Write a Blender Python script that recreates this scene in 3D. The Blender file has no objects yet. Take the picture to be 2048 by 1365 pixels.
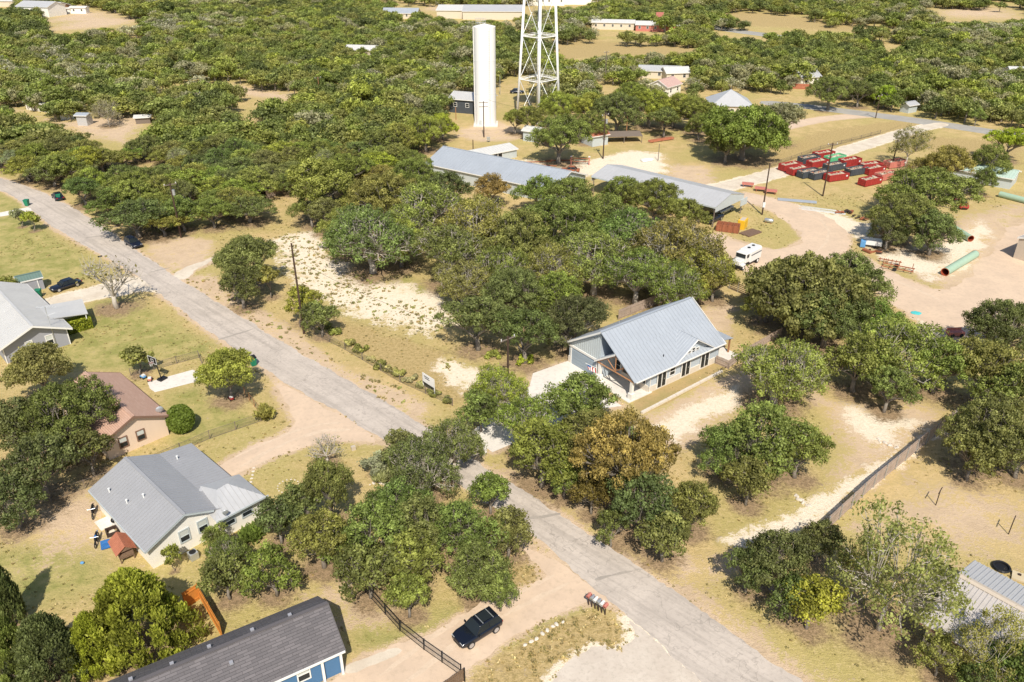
import bpy, math, random
import numpy as np
from mathutils import Vector, Matrix
random.seed(7)
R_ = random.Random(11)
sc = bpy.context.scene
COL = sc.collection
rad = math.radians
# ------------------------------------------------------------------ camera
F = 1593.; H = 55.; PT = rad(28.4); SP, CP = math.sin(PT), math.cos(PT)
cam = bpy.data.cameras.new('camera'); co = bpy.data.objects.new('camera', cam); COL.objects.link(co)
co.location = (0, 0, H); co.rotation_euler = (math.pi/2-PT, 0, 0)
cam.sensor_width = 36; cam.lens = 36*F/2048; cam.clip_end = 8000; cam.clip_start = 1
sc.camera = co
def G(px, py, z=0.):                      # survey: image point -> place on the plane at height z
    u = (px-1024)/F; v = (py-682.5)/F
    t = (z-H)/(-SP-v*CP)
    return (u*t, (CP-v*SP)*t)
def PR(x, y, z=0.):
    z -= H; d = y*CP-z*SP
    return (1024+F*x/d, 682.5-F*(y*SP+z*CP)/d, d)
def HT(base, top):                        # height of an upright whose foot and tip are seen
    x, y = G(*base); v = (top[1]-682.5)/F
    return H+y*(-SP-v*CP)/(CP-v*SP)
# ------------------------------------------------------------------ light
w = bpy.data.worlds.new('World'); sc.world = w; w.use_nodes = True
nt = w.node_tree; bg = nt.nodes['Background']
sky = nt.nodes.new('ShaderNodeTexSky'); sky.sky_type = 'NISHITA'; sky.sun_disc = False
sky.sun_elevation = rad(49.4); sky.sun_rotation = rad(175.2)
nt.links.new(sky.outputs[0], bg.inputs[0]); bg.inputs[1].default_value = .115
sl = bpy.data.lights.new('sun', 'SUN'); so = bpy.data.objects.new('sun', sl); COL.objects.link(so)
sl.energy = 5.0; sl.angle = rad(.55); sl.color = (1., .93, .81)
so.rotation_euler = Vector((-.059, .6967, -.8138)).to_track_quat('-Z', 'Y').to_euler(); so.location = (0, -50, 120)
sc.view_settings.view_transform = 'Standard'; sc.view_settings.look = 'None'; sc.view_settings.exposure = 0
sc.cycles.max_bounces = 5; sc.cycles.diffuse_bounces = 3; sc.cycles.transmission_bounces = 3
# ------------------------------------------------------------------ materials
MATS = {}
def nmat(name):
    m = bpy.data.materials.new(name); m.use_nodes = True
    n = m.node_tree.nodes; return m, n, m.node_tree.links, n['Principled BSDF']
def mth(n, l, op, a, b=None, c=None, clamp=False):
    x = n.new('ShaderNodeMath'); x.operation = op; x.use_clamp = clamp
    for i, q in enumerate((a, b, c)):
        if q is None: continue
        if isinstance(q, (int, float)): x.inputs[i].default_value = q
        else: l.new(q, x.inputs[i])
    return x.outputs[0]
def noise(n, l, scale, detail=3, rough=.6, vec=None):
    t = n.new('ShaderNodeTexNoise'); t.inputs['Scale'].default_value = scale; t.inputs['Detail'].default_value = detail
    t.inputs['Roughness'].default_value = rough
    if vec is None:
        g = n.new('ShaderNodeNewGeometry'); vec = g.outputs['Position']
    l.new(vec, t.inputs['Vector']); return t.outputs['Fac']
def mix(n, l, fac, a, b, mode='MIX'):
    x = n.new('ShaderNodeMix'); x.data_type = 'RGBA'; x.blend_type = mode
    for s, q in ((x.inputs[0], fac), (x.inputs[6], a), (x.inputs[7], b)):
        if isinstance(q, (int, float)): s.default_value = q
        elif isinstance(q, tuple): s.default_value = (*q[:3], 1)
        else: l.new(q, s)
    return x.outputs[2]
BASEC = {}
def plain(name, c, rough=.6, metal=0, var=.18, scale=1.2, fine=9., spec=.4):
    BASEC[name] = c
    if name in MATS: return MATS[name]
    m, n, l, b = nmat(name)
    oc = n.new('ShaderNodeTexCoord').outputs['Object']
    f = noise(n, l, scale, 4, .65, oc); f2 = noise(n, l, fine, 2, .6, oc)
    k = mth(n, l, 'MULTIPLY_ADD', f, 2*var, 1-var); k = mth(n, l, 'MULTIPLY', k, mth(n, l, 'MULTIPLY_ADD', f2, var, 1-var/2))
    v = n.new('ShaderNodeVectorMath'); v.operation = 'SCALE'; v.inputs[0].default_value = c[:3]; l.new(k, v.inputs['Scale'])
    l.new(v.outputs[0], b.inputs['Base Color'])
    b.inputs['Roughness'].default_value = rough; b.inputs['Metallic'].default_value = metal
    b.inputs['Specular IOR Level'].default_value = spec
    MATS[name] = m; return m
def leafmat(name, fixed=None):
    m, n, l, b = nmat(name)
    oi = n.new('ShaderNodeObjectInfo'); at = n.new('ShaderNodeAttribute'); at.attribute_name = 'tint'
    g = n.new('ShaderNodeNewGeometry')
    f = noise(n, l, .45, 3, .6)
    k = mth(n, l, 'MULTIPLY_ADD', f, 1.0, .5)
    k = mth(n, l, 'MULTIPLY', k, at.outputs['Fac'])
    kr = mth(n, l, 'MULTIPLY_ADD', oi.outputs['Random'], .22, .89); k = mth(n, l, 'MULTIPLY', k, kr)
    v = n.new('ShaderNodeVectorMath'); v.operation = 'SCALE'; (l.new(oi.outputs['Color'], v.inputs[0]) if fixed is None else setattr(v.inputs[0], 'default_value', fixed)); l.new(k, v.inputs['Scale'])
    # warm / cool drift from tree to tree
    h = n.new('ShaderNodeHueSaturation'); l.new(v.outputs[0], h.inputs['Color'])
    hh = n.new('ShaderNodeTexWhiteNoise'); hh.noise_dimensions = '1D'; l.new(oi.outputs['Random'], hh.inputs['W'])
    l.new(mth(n, l, 'MULTIPLY_ADD', hh.outputs['Value'], .008, .494), h.inputs['Hue'])
    l.new(mth(n, l, 'MULTIPLY_ADD', oi.outputs['Random'], .15, .92), h.inputs['Saturation'])
    l.new(h.outputs[0], b.inputs['Base Color']); b.inputs['Roughness'].default_value = .55; b.inputs['Specular IOR Level'].default_value = .25
    tr = n.new('ShaderNodeBsdfTranslucent'); l.new(mix(n, l, 1., h.outputs[0], (1.1, 1.2, .5), 'MULTIPLY'), tr.inputs['Color'])
    ms = n.new('ShaderNodeMixShader'); ms.inputs[0].default_value = .33
    l.new(b.outputs[0], ms.inputs[1]); l.new(tr.outputs[0], ms.inputs[2]); l.new(ms.outputs[0], n['Material Output'].inputs['Surface'])
    return m
LEAF = leafmat('leaf'); 
BARK = plain('bark', (.23, .20, .165), .9, var=.35, scale=3)
BARKP = plain('bark_pale', (.50, .45, .38), .9, var=.3, scale=3)
def groundmat():
    m, n, l, b = nmat('ground')
    at = n.new('ShaderNodeAttribute'); at.attribute_name = 'mask'; sep = n.new('ShaderNodeSeparateColor'); l.new(at.outputs['Color'], sep.inputs[0])
    a2 = n.new('ShaderNodeAttribute'); a2.attribute_name = 'gold'
    n1 = noise(n, l, .05, 4, .6); n2 = noise(n, l, .35, 5, .7); n3 = noise(n, l, 2.2, 4, .75); n4 = noise(n, l, 7., 3, .7)
    s34 = mth(n, l, 'MULTIPLY_ADD', n3, .6, mth(n, l, 'MULTIPLY', n4, .4))
    def thr(x, lo, hi):
        r = n.new('ShaderNodeMapRange'); r.interpolation_type = 'SMOOTHSTEP'; l.new(x, r.inputs[0]); r.inputs[1].default_value = lo; r.inputs[2].default_value = hi
        return r.outputs[0]
    base = mix(n, l, thr(n2, .38, .62), (.60, .445, .215), (.48, .37, .155))
    base = mix(n, l, mth(n, l, 'MULTIPLY', thr(n1, .40, .60), .7), base, (.44, .38, .135))
    base = mix(n, l, mth(n, l, 'MULTIPLY', thr(s34, .52, .64), .55), base, (.29, .235, .09))
    base = mix(n, l, mth(n, l, 'MULTIPLY', thr(s34, .50, .38), .5), base, (.70, .53, .31))
    def masked(ch, k=1.3, sharp=.18):
        x = mth(n, l, 'MULTIPLY_ADD', mth(n, l, 'SUBTRACT', n2, .5), k*.8, ch)
        x = mth(n, l, 'MULTIPLY_ADD', mth(n, l, 'SUBTRACT', s34, .5), k, x)
        return thr(x, .5-sharp, .5+sharp)
    gold = mix(n, l, thr(s34, .42, .6), (.55, .41, .20), (.36, .27, .11))
    base = mix(n, l, masked(a2.outputs['Fac']), base, gold)
    lawn = mix(n, l, thr(n2, .35, .65), (.30, .295, .09), (.50, .415, .17))
    lawn = mix(n, l, mth(n, l, 'MULTIPLY', thr(s34, .5, .66), .5), lawn, (.17, .18, .055))
    base = mix(n, l, masked(sep.outputs[1], .9, .35), base, lawn)
    dirt = mix(n, l, thr(n2, .35, .65), (.70, .53, .375), (.57, .425, .28))
    dirt = mix(n, l, mth(n, l, 'MULTIPLY', thr(s34, .46, .36), .6), dirt, (.82, .68, .53))
    dirt = mix(n, l, mth(n, l, 'MULTIPLY', thr(s34, .52, .68), .4), dirt, (.38, .28, .17))
    base = mix(n, l, masked(sep.outputs[0], 2.5, .16), base, dirt)
    white = mix(n, l, thr(s34, .4, .62), (.90, .79, .63), (.74, .62, .46))
    base = mix(n, l, masked(sep.outputs[2], 2.1, .1), base, white)
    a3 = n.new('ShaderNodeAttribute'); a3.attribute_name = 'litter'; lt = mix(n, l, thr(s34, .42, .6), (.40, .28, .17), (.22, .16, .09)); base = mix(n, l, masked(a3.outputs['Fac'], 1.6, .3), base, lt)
    l.new(base, b.inputs['Base Color']); b.inputs['Roughness'].default_value = 1; b.inputs['Specular IOR Level'].default_value = .1
    bp = n.new('ShaderNodeBump'); bp.inputs['Strength'].default_value = .9; bp.inputs['Distance'].default_value = .22
    l.new(s34, bp.inputs['Height']); l.new(bp.outputs[0], b.inputs['Normal'])
    return m
GROUND = groundmat()
def sheetmat(name, c1, c2, c3, s=(.3, 3.), crack=False, streak=None):
    m, n, l, b = nmat(name)
    n1 = noise(n, l, s[0], 5, .65); n2 = noise(n, l, s[1], 4, .75)
    def thr(x, lo, hi):
        r = n.new('ShaderNodeMapRange'); l.new(x, r.inputs[0]); r.inputs[1].default_value = lo; r.inputs[2].default_value = hi; return r.outputs[0]
    c = mix(n, l, thr(n1, .38, .62), c1, c2); c = mix(n, l, mth(n, l, 'MULTIPLY', thr(n2, .5, .7), .6), c, c3)
    if streak is not None:
        g = n.new('ShaderNodeNewGeometry'); mp = n.new('ShaderNodeMapping'); mp.inputs['Rotation'].default_value = (0, 0, rad(streak)); m2 = n.new('ShaderNodeMapping'); m2.inputs['Scale'].default_value = (.05, .9, 1)
        l.new(g.outputs['Position'], mp.inputs[0]); l.new(mp.outputs[0], m2.inputs[0]); mp = m2; n3 = noise(n, l, 1.2, 4, .7, mp.outputs[0])
        c = mix(n, l, mth(n, l, 'MULTIPLY', thr(n3, .48, .62), .4), c, tuple(q*.62 for q in c2))
    if crack:
        g = n.new('ShaderNodeNewGeometry'); vo = n.new('ShaderNodeTexVoronoi'); vo.feature = 'DISTANCE_TO_EDGE'; vo.inputs['Scale'].default_value = .22
        wv = n.new('ShaderNodeVectorMath'); wv.operation = 'ADD'; l.new(g.outputs['Position'], wv.inputs[0])
        nn = n.new('ShaderNodeTexNoise'); nn.inputs['Scale'].default_value = .8; l.new(g.outputs['Position'], nn.inputs['Vector'])
        sv = n.new('ShaderNodeVectorMath'); sv.operation = 'SCALE'; sv.inputs['Scale'].default_value = 3.; l.new(nn.outputs['Color'], sv.inputs[0]); l.new(sv.outputs[0], wv.inputs[1])
        l.new(wv.outputs[0], vo.inputs['Vector'])
        c = mix(n, l, mth(n, l, 'MULTIPLY', thr(vo.outputs['Distance'], .012, .0), .45), c, tuple(q*.35 for q in c1))
    l.new(c, b.inputs['Base Color']); b.inputs['Roughness'].default_value = .95; b.inputs['Specular IOR Level'].default_value = .15
    bp = n.new('ShaderNodeBump'); bp.inputs['Strength'].default_value = .4; bp.inputs['Distance'].default_value = .05; l.new(n2, bp.inputs['Height']); l.new(bp.outputs[0], b.inputs['Normal'])
    MATS[name] = m; return m
ASPH = sheetmat('asphalt_old', (.60, .525, .455), (.52, .455, .395), (.35, .305, .265), (.25, 2.2), True, 43.5)
DIRT = sheetmat('dirt_track', (.70, .535, .39), (.62, .475, .35), (.50, .39, .28), (.25, 1.6))
GRAV = sheetmat('pale_gravel', (.66, .58, .49), (.57, .49, .41), (.42, .37, .30), (.35, 2.5))
CALI = sheetmat('white_gravel', (.74, .66, .54), (.62, .53, .42), (.50, .42, .32), (.3, 2.0))
CONC = sheetmat('concrete', (.78, .73, .66), (.72, .67, .61), (.52, .48, .43), (.3, 2.))
ROADG = sheetmat('road_grey', (.42, .40, .36), (.36, .345, .32), (.3, .28, .26), (.2, 1.))
def shingle(name, c1, c2, c3):
    m, n, l, b = nmat(name)
    oc = n.new('ShaderNodeTexCoord').outputs['Object']
    br = n.new('ShaderNodeTexBrick'); br.inputs['Scale'].default_value = 1.; br.inputs['Brick Width'].default_value = .85; br.inputs['Row Height'].default_value = .2
    br.inputs['Mortar Size'].default_value = .012; br.inputs['Color1'].default_value = (*c1, 1); br.inputs['Color2'].default_value = (*c2, 1); br.inputs['Mortar'].default_value = (*c3, 1); br.inputs['Bias'].default_value = -.3
    l.new(oc, br.inputs['Vector'])
    f = noise(n, l, 1.1, 4, .6, oc)
    c = mix(n, l, mth(n, l, 'MULTIPLY', f, .55), br.outputs['Color'], c3)
    l.new(c, b.inputs['Base Color']); b.inputs['Roughness'].default_value = .9
    bp = n.new('ShaderNodeBump'); bp.inputs['Distance'].default_value = .03; l.new(br.outputs['Fac'], bp.inputs['Height']); bp.invert = True; l.new(bp.outputs[0], b.inputs['Normal'])
    MATS[name] = m; return m
SH_DARK = shingle('shingle_charcoal', (.135, .125, .13), (.225, .205, .21), (.11, .10, .105))
SH_BROWN = shingle('shingle_brown', (.56, .35, .26), (.63, .42, .32), (.47, .30, .225))
M = lambda k: MATS[k]
plain('roof_blue', (.44, .475, .52), .45, .15, .13, .35, 3.); plain('roof_grey', (.40, .40, .41), .45, .15, .13, .35, 3.); plain('roof_pale', (.62, .61, .59), .45, .15, .13, .35, 3.)
plain('roof_zinc', (.54, .54, .545), .45, .15, .13, .35, 3.); plain('roof_worn', (.62, .57, .53), .5, .2, .25, .5); plain('roof_white', (.68, .67, .64), .5, .1, .15)
plain('rust', (.33, .12, .06), .85, 0, .4, 2); plain('rust_roof', (.45, .17, .10), .8, 0, .3, 2); plain('red_paint', (.36, .04, .035), .6, 0, .35, 1.5); plain('red_fade', (.55, .2, .16), .6, 0, .25)
plain('dark_paint', (.07, .08, .095), .6, 0, .35); plain('green_paint', (.14, .50, .26), .5, 0, .12); plain('bin_green', (.02, .22, .12), .45, 0, .1)
plain('siding_blue', (.48, .54, .60), .7, 0, .05); plain('siding_grey', (.33, .335, .37), .7, 0, .07); plain('siding_white', (.88, .84, .77), .7, 0, .08, .6); plain('siding_tan', (.74, .58, .45), .75, 0, .06)
plain('siding_navy', (.07, .17, .32), .7, 0, .05); plain('siding_metal', (.55, .60, .62), .5, .1, .08); plain('siding_cream', (.66, .58, .46), .7, 0, .06); plain('trim', (.82, .80, .76), .6, 0, .04); plain('trim_brown', (.22, .13, .09), .7, 0, .1)
plain('stone', (.68, .60, .48), .9, 0, .3, 2.5, 5); plain('limestone', (.68, .61, .52), .95, 0, .2, 3); plain('glass', (.02, .026, .03), .15, 0, .1, spec=.35); plain('blind', (.55, .58, .55), .6, 0, .05); plain('garage', (.30, .36, .42), .6, 0, .04)
plain('timber', (.38, .19, .09), .7, 0, .25, 3); plain('cedar_new', (.62, .25, .05), .7, 0, .2, 3); plain('fence_grey', (.42, .33, .27), .85, 0, .5, 1.4, 14); plain('fence_brown', (.20, .13, .08), .85, 0, .3, 3)
plain('pole', (.075, .045, .03), .9, 0, .3, 3); plain('pole_grey', (.2, .16, .13), .9, 0, .2, 3); plain('galv', (.55, .57, .58), .4, .6, .1); plain('black', (.015, .015, .017), .5, 0, .1); plain('tyre', (.025, .025, .025), .85, 0, .1)
plain('rim', (.55, .56, .58), .3, .7, .05); plain('car_black', (.009, .012, .022), .12, .2, .03, spec=.9); plain('car_navy', (.012, .018, .04), .15, .2, .03, spec=.9); plain('car_white', (.75, .75, .73), .3, 0, .03); plain('car_silver', (.38, .42, .48), .3, .4, .03)
plain('lamp_glass', (.6, .62, .62), .15, 0, .02, spec=.8); plain('lamp_red', (.35, .02, .02), .3, 0, .02); plain('tank_white', (.92, .90, .87), .45, 0, .06, .25, 1.5); plain('white', (.8, .8, .78), .5, 0, .04); plain('yellow', (.80, .48, .03), .5, 0, .12)
plain('pipe_green', (.36, .50, .38), .6, 0, .15); plain('pipe_in', (.30, .05, .02), .9, 0, .2); plain('pipe_red', (.42, .12, .05), .7, 0, .2); plain('blue', (.04, .16, .42), .6, 0, .15); plain('sky_blue', (.12, .33, .62), .5, 0, .1); plain('teal', (.1, .55, .55), .5, 0, .1)
plain('rubble', (.40, .33, .26), .95, 0, .5, 2.5, 8); plain('wire', (.10, .105, .09), .6, .3, .1); plain('iron', (.07, .045, .035), .7, .2, .3); plain('skin_tan', (.62, .50, .36), .8); plain('beige', (.55, .47, .38), .7, 0, .1); plain('seat', (.5, .42, .3), .7)
plain('mint_roof', (.46, .58, .50), .6, 0, .15); plain('pink_roof', (.58, .40, .35), .6, 0, .1); plain('green_roof', (.16, .24, .21), .5, .1, .1); plain('lumber', (.20, .13, .09), .9, 0, .5, 4, 14); plain('board_tan', (.6, .5, .33), .9, 0, .2)
# ------------------------------------------------------------------ mesh building
class MB:
    def __init__(s): s.v = []; s.f = []; s.m = []
    def add(s, vs, fs, mi=0):
        o = len(s.v); s.v += [tuple(p) for p in vs]; s.f += [tuple(i+o for i in q) for q in fs]; s.m += [mi]*len(fs); return s
    def box(s, c, d, rz=0, mi=0, tilt=None):
        x, y, z = (q/2 for q in d); ps = [Vector((a*x, b*y, e*z)) for e in (-1, 1) for a, b in ((-1, -1), (1, -1), (1, 1), (-1, 1))]
        Mt = Matrix.Rotation(rz, 3, 'Z')
        if tilt: Mt = Mt @ Matrix.Rotation(tilt[0], 3, 'X') @ Matrix.Rotation(tilt[1], 3, 'Y')
        c = Vector(c); return s.add([c+Mt@p for p in ps], [(3, 2, 1, 0), (4, 5, 6, 7), (0, 1, 5, 4), (1, 2, 6, 5), (2, 3, 7, 6), (3, 0, 4, 7)], mi)
    def prism(s, pts, z0, z1, mi=0):
        n = len(pts); vs = [(*p, z0) for p in pts]+[(*p, z1) for p in pts]
        return s.add(vs, [tuple(range(n-1, -1, -1)), tuple(range(n, 2*n))]+[(i, (i+1) % n, (i+1) % n+n, i+n) for i in range(n)], mi)
    def xprism(s, prof, x0, x1, mi=0):      # profile in (y,z), extruded along x
        n = len(prof); vs = [(x0, *p) for p in prof]+[(x1, *p) for p in prof]
        return s.add(vs, [tuple(range(n-1, -1, -1)), tuple(range(n, 2*n))]+[(i, (i+1) % n, (i+1) % n+n, i+n) for i in range(n)], mi)
    def tube(s, ps, rs, n=6, mi=0, cap=True):
        ps = [Vector(p) for p in ps]; rings = []
        if isinstance(rs, (int, float)): rs = [rs]*len(ps)
        for i, p in enumerate(ps):
            t = (ps[min(i+1, len(ps)-1)]-ps[max(i-1, 0)]).normalized()
            a = t.cross(Vector((0, 0, 1)) if abs(t.z) < .9 else Vector((1, 0, 0))).normalized(); b = t.cross(a)
            rings.append([p+(a*math.cos(2*math.pi*k/n)+b*math.sin(2*math.pi*k/n))*rs[i] for k in range(n)])
        vs = [q for r in rings for q in r]; fs = []
        for i in range(len(ps)-1):
            for k in range(n): fs.append((i*n+k, i*n+(k+1) % n, (i+1)*n+(k+1) % n, (i+1)*n+k))
        if cap: fs += [tuple(range(n-1, -1, -1)), tuple(range(len(vs)-n, len(vs)))]
        return s.add(vs, fs, mi)
    def slab(s, q, th, mi=0, rib=0, rh=.05, rw=.05, off=0.):   # q: eave0, eave1, ridge1, ridge0
        q = [Vector(p) for p in q]; nrm = (q[1]-q[0]).cross(q[3]-q[0]).normalized()
        if nrm.z < 0: nrm = -nrm
        t = nrm*th; s.add([p for p in q]+[p-t for p in q], [(0, 1, 2, 3), (7, 6, 5, 4), (0, 4, 5, 1), (1, 5, 6, 2), (2, 6, 7, 3), (3, 7, 4, 0)], mi)
        if rib:
            L = (q[1]-q[0]).length; k = max(2, int(L/rib))
            for i in range(k+1):
                f = i/k; a = q[0].lerp(q[1], f); b = q[3].lerp(q[2], f); d = (q[1]-q[0]).normalized()*rw/2
                e = d*2.2; g_ = nrm*.004; s.add([a-e+g_, a+e+g_, b+e+g_, b-e+g_], [(0, 1, 2, 3)], mi+1); u = nrm*rh; s.add([a-d, a+d, b+d, b-d, a-d+u, a+d+u, b+d+u, b-d+u], [(4, 5, 6, 7), (0, 1, 5, 4), (2, 3, 7, 6), (1, 2, 6, 5), (3, 0, 4, 7)], mi)  # flat dark strip under each rib paints the rib's shade on the roof
        return s
    def ball(s, c, r, n=8, m=5, mi=0, jit=0, z0=-1):
        c = Vector(c); r = Vector(r) if not isinstance(r, (int, float)) else Vector((r, r, r)); vs = []; fs = []
        for j in range(m+1):
            th = math.pi*j/m
            for i in range(n):
                ph = 2*math.pi*i/n; k = 1+(R_.random()-.5)*jit
                vs.append((c.x+r.x*math.sin(th)*math.cos(ph)*k, c.y+r.y*math.sin(th)*math.sin(ph)*k, c.z+r.z*max(z0, math.cos(th))*k))
        for j in range(m):
            for i in range(n): fs.append((j*n+i, (j+1)*n+i, (j+1)*n+(i+1) % n, j*n+(i+1) % n))
        return s.add(vs, fs, mi)
    def build(s, name, mats, parent=None, smooth=False, bevel=0):
        me = bpy.data.meshes.new(name); me.from_pydata(s.v, [], s.f)
        if not isinstance(mats, (list, tuple)): mats = [mats]
        for q in mats: me.materials.append(MATS[q] if isinstance(q, str) else q)
        if s.m and max(s.m) >= len(mats):
            q = mats[0]; nm = q+'_rib_shade'
            if nm not in MATS: plain(nm, tuple(c*.8 for c in BASEC[q]), .6, .1, .05)  # darker copy of the roof colour, used to paint shade along the ribs
            me.materials.append(MATS[nm])
        me.polygons.foreach_set('material_index', s.m); 
        if smooth: me.polygons.foreach_set('use_smooth', [True]*len(s.f))
        me.update(); o = bpy.data.objects.new(name, me); COL.objects.link(o)
        if parent: o.parent = parent
        if bevel:
            b = o.modifiers.new('b', 'BEVEL'); b.width = bevel; b.segments = 3; b.limit_method = 'ANGLE'; b.angle_limit = rad(35)
        return o
def tag(o, label=None, cat=None, group=None, kind=None):
    if label: o['label'] = label
    if cat: o['category'] = cat
    if group: o['group'] = group
    if kind: o['kind'] = kind
    return o
def thing(name, label, cat, loc=(0, 0, 0), rz=0, group=None):
    o = bpy.data.objects.new(name, None); COL.objects.link(o); o.location = (*loc[:2], loc[2] if len(loc) > 2 else 0); o.rotation_euler = (0, 0, rz); o.empty_display_size = .2
    return tag(o, label, cat, group)
def kids(o): return [c for c in KID.get(o.name, [])]
def copy_tree(o, loc, rz=None, label=None, group=None, scale=None):
    def cp(a, par):
        c = a.copy(); COL.objects.link(c)
        if par: c.parent = par
        for ch in a.children: cp(ch, c)
        return c
    c = cp(o, None); c.location = (*loc[:2], loc[2] if len(loc) > 2 else 0)
    if rz is not None: c.rotation_euler = (0, 0, rz)
    if scale: c.scale = scale if isinstance(scale, tuple) else (scale,)*3
    if label: c['label'] = label
    if group: c['group'] = group
    return c
def az2rz(az): return rad(90-az)
def rz_of(a, b): return math.atan2(b[1]-a[1], b[0]-a[0])
# ------------------------------------------------------------------ polygons on the ground
def GP(pts): return np.array([G(*p) for p in pts])
def inside(P, poly):
    x, y = P[:, 0], P[:, 1]; c = np.zeros(len(P), bool); n = len(poly)
    for i in range(n):
        x1, y1 = poly[i]; x2, y2 = poly[(i+1) % n]
        if y1 == y2: continue
        k = ((y1 > y) != (y2 > y)) & (x < (x2-x1)*(y-y1)/(y2-y1)+x1); c ^= k
    return c
def sdist(P, poly):
    d = np.full(len(P), 1e9); n = len(poly)
    for i in range(n):
        a = poly[i]; b = poly[(i+1) % n]; ab = b-a; L = max((ab**2).sum(), 1e-9)
        t = np.clip(((P-a)@ab)/L, 0, 1); q = P-(a+t[:, None]*ab); d = np.minimum(d, np.sqrt((q**2).sum(1)))
    return np.where(inside(P, poly), d, -d)
def strip(pts, w0, w1=None):
    p = GP(pts); w1 = w1 or w0; L = []; Rr = []
    for i in range(len(p)):
        t = p[min(i+1, len(p)-1)]-p[max(i-1, 0)]; t = t/np.hypot(*t); nn = np.array([-t[1], t[0]]); ww = (w0+(w1-w0)*i/(len(p)-1))/2
        L.append(p[i]+nn*ww); Rr.append(p[i]-nn*ww)
    return np.array(L+Rr[::-1])
def ragged(poly, step=.7, amp=.35, seed=1):
    r = random.Random(seed); out = []; n = len(poly)
    # smooth corners a little (one Chaikin pass), then walk the edge with wandering offsets
    P = []
    for i in range(n):
        a = poly[i]; b = poly[(i+1) % n]; P += [a*.75+b*.25, a*.25+b*.75]
    w = 0; n = len(P)
    for i in range(n):
        a, b = P[i], P[(i+1) % n]; L = np.hypot(*(b-a)); k = max(1, int(L/step)); t = (b-a)/max(L, 1e-6); nn = np.array([-t[1], t[0]])
        for j in range(k):
            w = w*.75+r.uniform(-amp, amp)*.6; out.append(a+(b-a)*j/k+nn*(w+r.uniform(-amp, amp)*.25))
    return np.array(out)
def sheet(name, poly, mat, z, kind='structure', rag=(.7, .3), seed=1):
    if rag: poly = ragged(poly, rag[0], rag[1], seed)
    if rag and len(poly) < 4: rag = None
    from mathutils.geometry import tessellate_polygon
    vs = [(p[0], p[1], z) for p in poly]; tr = tessellate_polygon([[Vector(v) for v in vs]])
    tr = [t if (Vector(vs[t[1]])-Vector(vs[t[0]])).cross(Vector(vs[t[2]])-Vector(vs[t[0]])).z > 0 else t[::-1] for t in tr]
    mb = MB(); mb.add(vs, tr); o = mb.build(name, mat); o['kind'] = kind; return o
ROAD_UP = [(-160, 330), (-60, 344), (0, 356), (41, 368), (103, 393), (154, 421), (191.6, 445), (240, 477), (294, 515), (342, 548), (479, 630), (581, 696), (700, 763), (823.7, 838), (895, 882), (964, 932), (1090, 1007.5), (1241, 1110), (1380, 1202.5), (1485, 1280), (1608, 1365), (1760, 1480), (1900, 1590)]
ROAD_LO = [(1600, 1590), (1480, 1440), (1380, 1342.7), (1241, 1216), (1128, 1130.6), (1022, 1030), (950, 990), (860, 930), (780, 888), (700, 838), (616, 792), (561, 761), (513, 728), (445, 682.6), (359, 621), (287, 562), (239, 530), (164, 487.6), (116, 462), (68, 425), (38, 400), (0, 380), (-60, 366), (-160, 350)]
POLY = {
 'road': GP(ROAD_UP+ROAD_LO),
 'lane': GP([(548, 762), (600, 788), (700, 842), (760, 884), (720, 882), (660, 877), (600, 895), (540, 916), (480, 950), (410, 990), (400, 965), (450, 925), (505, 893), (560, 872), (592, 850), (580, 822), (562, 798)]),
 'suv': GP([(1046, 1092), (1101, 1113), (1130, 1136), (1235, 1216), (1190, 1200), (1166, 1205), (1120, 1222), (1073, 1244), (1030, 1270), (988, 1297), (940, 1332), (905, 1380), (880, 1440), (640, 1440), (600, 1400), (660, 1365), (740, 1310), (800, 1287), (880, 1265), (930, 1225), (988, 1196), (1053, 1178), (1095, 1158), (1080, 1131), (1050, 1108)]),
 'lot': GP([(1080, 1440), (1095, 1370), (1138, 1322), (1200, 1291), (1227, 1308), (1255, 1291), (1276, 1274), (1250, 1236), (1290, 1262), (1385, 1346), (1480, 1442), (1480, 1470)]),
 'verge': GP([(1241, 1216), (1210, 1205), (1100, 1120), (1140, 1138)]),
 'yard_loop': GP([(1490, 385), (1560, 400), (1650, 430), (1700, 465), (1697, 500), (1650, 530), (1560, 560), (1520, 575), (1490, 540), (1440, 500), (1405, 470), (1440, 466), (1470, 482), (1560, 505), (1610, 478), (1575, 440), (1520, 412), (1480, 402)]),
 'yard_right': GP([(1690, 500), (1740, 520), (1790, 550), (1880, 585), (1940, 560), (1965, 515), (2010, 465), (2060, 430), (2160, 400), (2160, 640), (2020, 640), (1920, 700), (1850, 650), (1790, 610), (1740, 570), (1660, 540)]),
 'gravel_road': strip([(1385, 392), (1430, 378), (1480, 366), (1540, 350), (1640, 318), (1740, 287), (1800, 268), (1850, 255), (1890, 247)], 5.6, 4.2),
 'far_road': strip([(1520, 205), (1600, 212), (1700, 224), (1830, 241), (1960, 261), (2100, 281), (2300, 310)], 7.5),
 'pink_drive': strip([(1560, 256), (1600, 247), (1650, 238), (1700, 233), (1740, 231)], 5),
 'house_drive': None,
 'grey_drive': GP([(85, 603), (130, 588), (190, 575), (250, 556), (300, 560), (330, 586), (300, 580), (262, 585), (200, 597), (140, 610), (105, 620)]),
 'grey_drive2': strip([(-60, 438), (0, 430), (60, 418), (95, 412)], 3.),
 'tan_drive': GP([(295, 765), (385, 740), (400, 745), (420, 757), (310, 785), (300, 778)]),
 'field_drive': GP([(340, 552), (378, 530), (432, 512), (425, 525), (390, 540), (372, 560), (352, 560)]),
 'far_strip': strip([(1390, 46), (1430, 56), (1480, 64), (1560, 74), (1600, 84)], 12),
}
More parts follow.
